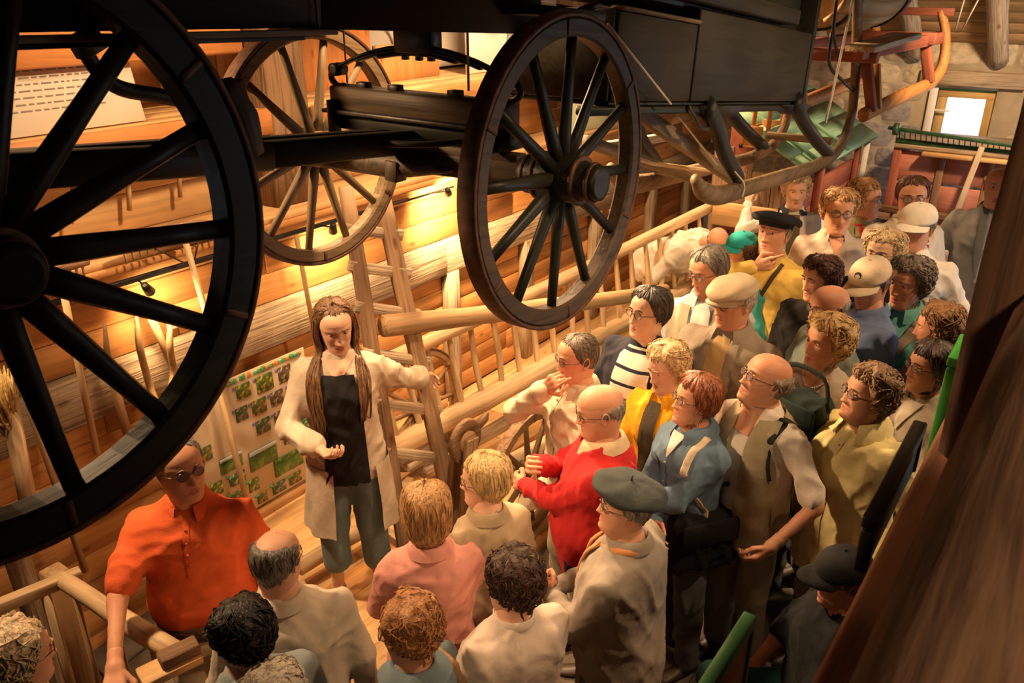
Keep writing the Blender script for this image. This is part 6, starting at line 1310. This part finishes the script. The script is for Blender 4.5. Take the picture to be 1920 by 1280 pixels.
P('woman with smooth dark brown hair and glasses in grey jacket near the post', (1742, 690), 1.62, 148, 132, 2, 0, True, 1.06, 0, 0, 1, bob((.05, .032, .024), back=-.08, side=-.03, fringe=.012, thick=.018, flare=.1), dict(color=(.40, .345, .28), infl=.028, hem=.72, name='jacket'), gl='y', arms=('front', 'front'), extras=[x_vneck((.62, .55, .46), .05, 1.32), x_collar(None, fold=False)], hs=1.0)
P('person with brown curly hair, blurred, beside the post', (1755, 618), 1.60, 110, 100, -4, 0, True, 1.0, 0, 0, 1, wavy((.30, .16, .07), thick=.034, curl=.006), dict(color=(.22, .17, .12)), hs=1.0)
P('man in grey jacket and white trousers standing behind the post', (1872, 352), 1.84, 196, 186, 0, 0, False, 1.06, 0, 0, 1, bald((.4, .34, .28)), dict(color=(.36, .35, .32), infl=.030, hem=.84, name='jacket'), dict(color=(.72, .66, .58), infl=.03), arms=('pocket', 'pocket'), extras=[x_open((.72, .70, .68), .03, .045, 1.0, 1.45, 'shirt_front'), x_collar((.05, .06, .08))], hs=1.08)
def x_dummy(q): pass
P('man in dark cap sitting low beside the railing, bare knee forward', (1580, 1085), 1.66, 122, 125, -6, 0, False, 1.05, .02, 0, 1, man_hair((.1, .08, .07)), dict(color=(.012, .014, .016), infl=.02, sleeve=.42, name='shirt'), dict(color=(.03, .12, .11), name='shorts'), pantlen=.52, sit=True, hat=('cap', (.006, .006, .007)), gl='y', arms=(((.14, .36, .86), (1, 0, -.4), (0, 0, -1), 'relax'), ((.12, .34, .86), (1, 0, -.4), (0, 0, -1), 'relax')), hs=1.0, group=None)
# ------------------------------------------------------------------ what the visitors carry and sit on
so = PEOPLE['man in dark cap sitting low beside the railing, bare knee forward']; sp0 = so.location; gz0 = sp0.z
st = thing('stool', 'low dark wooden stool under the sitting man', 'stool', (sp0.x, sp0.y, 0))
beam('seat', (sp0.x - .17, sp0.y, gz0 + .39), (sp0.x + .17, sp0.y, gz0 + .39), .32, .04, OLD_D, st)
for sx in (-1, 1):
    for sy in (-1, 1): beam('leg', (sp0.x + sx * .13, sp0.y + sy * .12, gz0 + .37), (sp0.x + sx * .16, sp0.y + sy * .14, gz0), .04, .04, OLD_D, st)
def bag(label, loc, size, c, rotz, name='shoulder_bag'):
    t = thing(name, label, 'bag', loc, rotz); sx, sy, sz = size
    def fn(P): return np.maximum(ell(P, (0, 0, sz / 2), (sx, sy, sz * .95)) * .7, np.abs(P[:, 2] - sz / 2) - sz / 2) 
    def fb(P): q = np.abs(P - np.array((0, 0, sz / 2), np.float32)) - np.array((sx * .5 - .055, sy * .5 - .055, sz * .5 - .055), np.float32); return np.sqrt((np.maximum(q, 0) ** 2).sum(1)) + np.minimum(q.max(1), 0) - .055
    V, F = nets(fb, (-sx / 2, -sy / 2, 0), (sx / 2, sy / 2, sz), .014); V = V + vnorm(V, F) * waves(V, 3, .010, 40)[:, None]; MB().add(V, F).build('body', cloth(c), t, PM[t.name]); V, F = box(sx * .9, .02, sz * .4, .008, (0, -sy / 2 - .004, sz * .75)); MB().add(V, F).build('flap', cloth(sc(c, 1.3)), t, PM[t.name], False)
    V, F = tube_geo(smooth_path([(-sx * .45, 0, sz * .9), (-sx * .3, 0, sz + .1), (sx * .3, 0, sz + .1), (sx * .45, 0, sz * .9)], 4), .012, 6, .4); MB().add(V, F).build('handle', cloth(c), t, PM[t.name])
b1 = at(1318, 1015, X=2.95); bag('large black shoulder bag hanging beside the denim jacket woman', (b1.x, b1.y, b1.z - .12), (.36, .15, .30), (.010, .010, .011), math.radians(-35))
kv = PEOPLE['balding man with glasses in khaki vest over white t-shirt, carrying a backpack'].location; kd = math.radians(158); bag('dark green backpack on the back of the khaki vest man', (kv.x - .26 * math.cos(kd), kv.y - .26 * math.sin(kd), .92), (.30, .17, .42), (.018, .032, .028), kd + pi / 2, 'backpack')
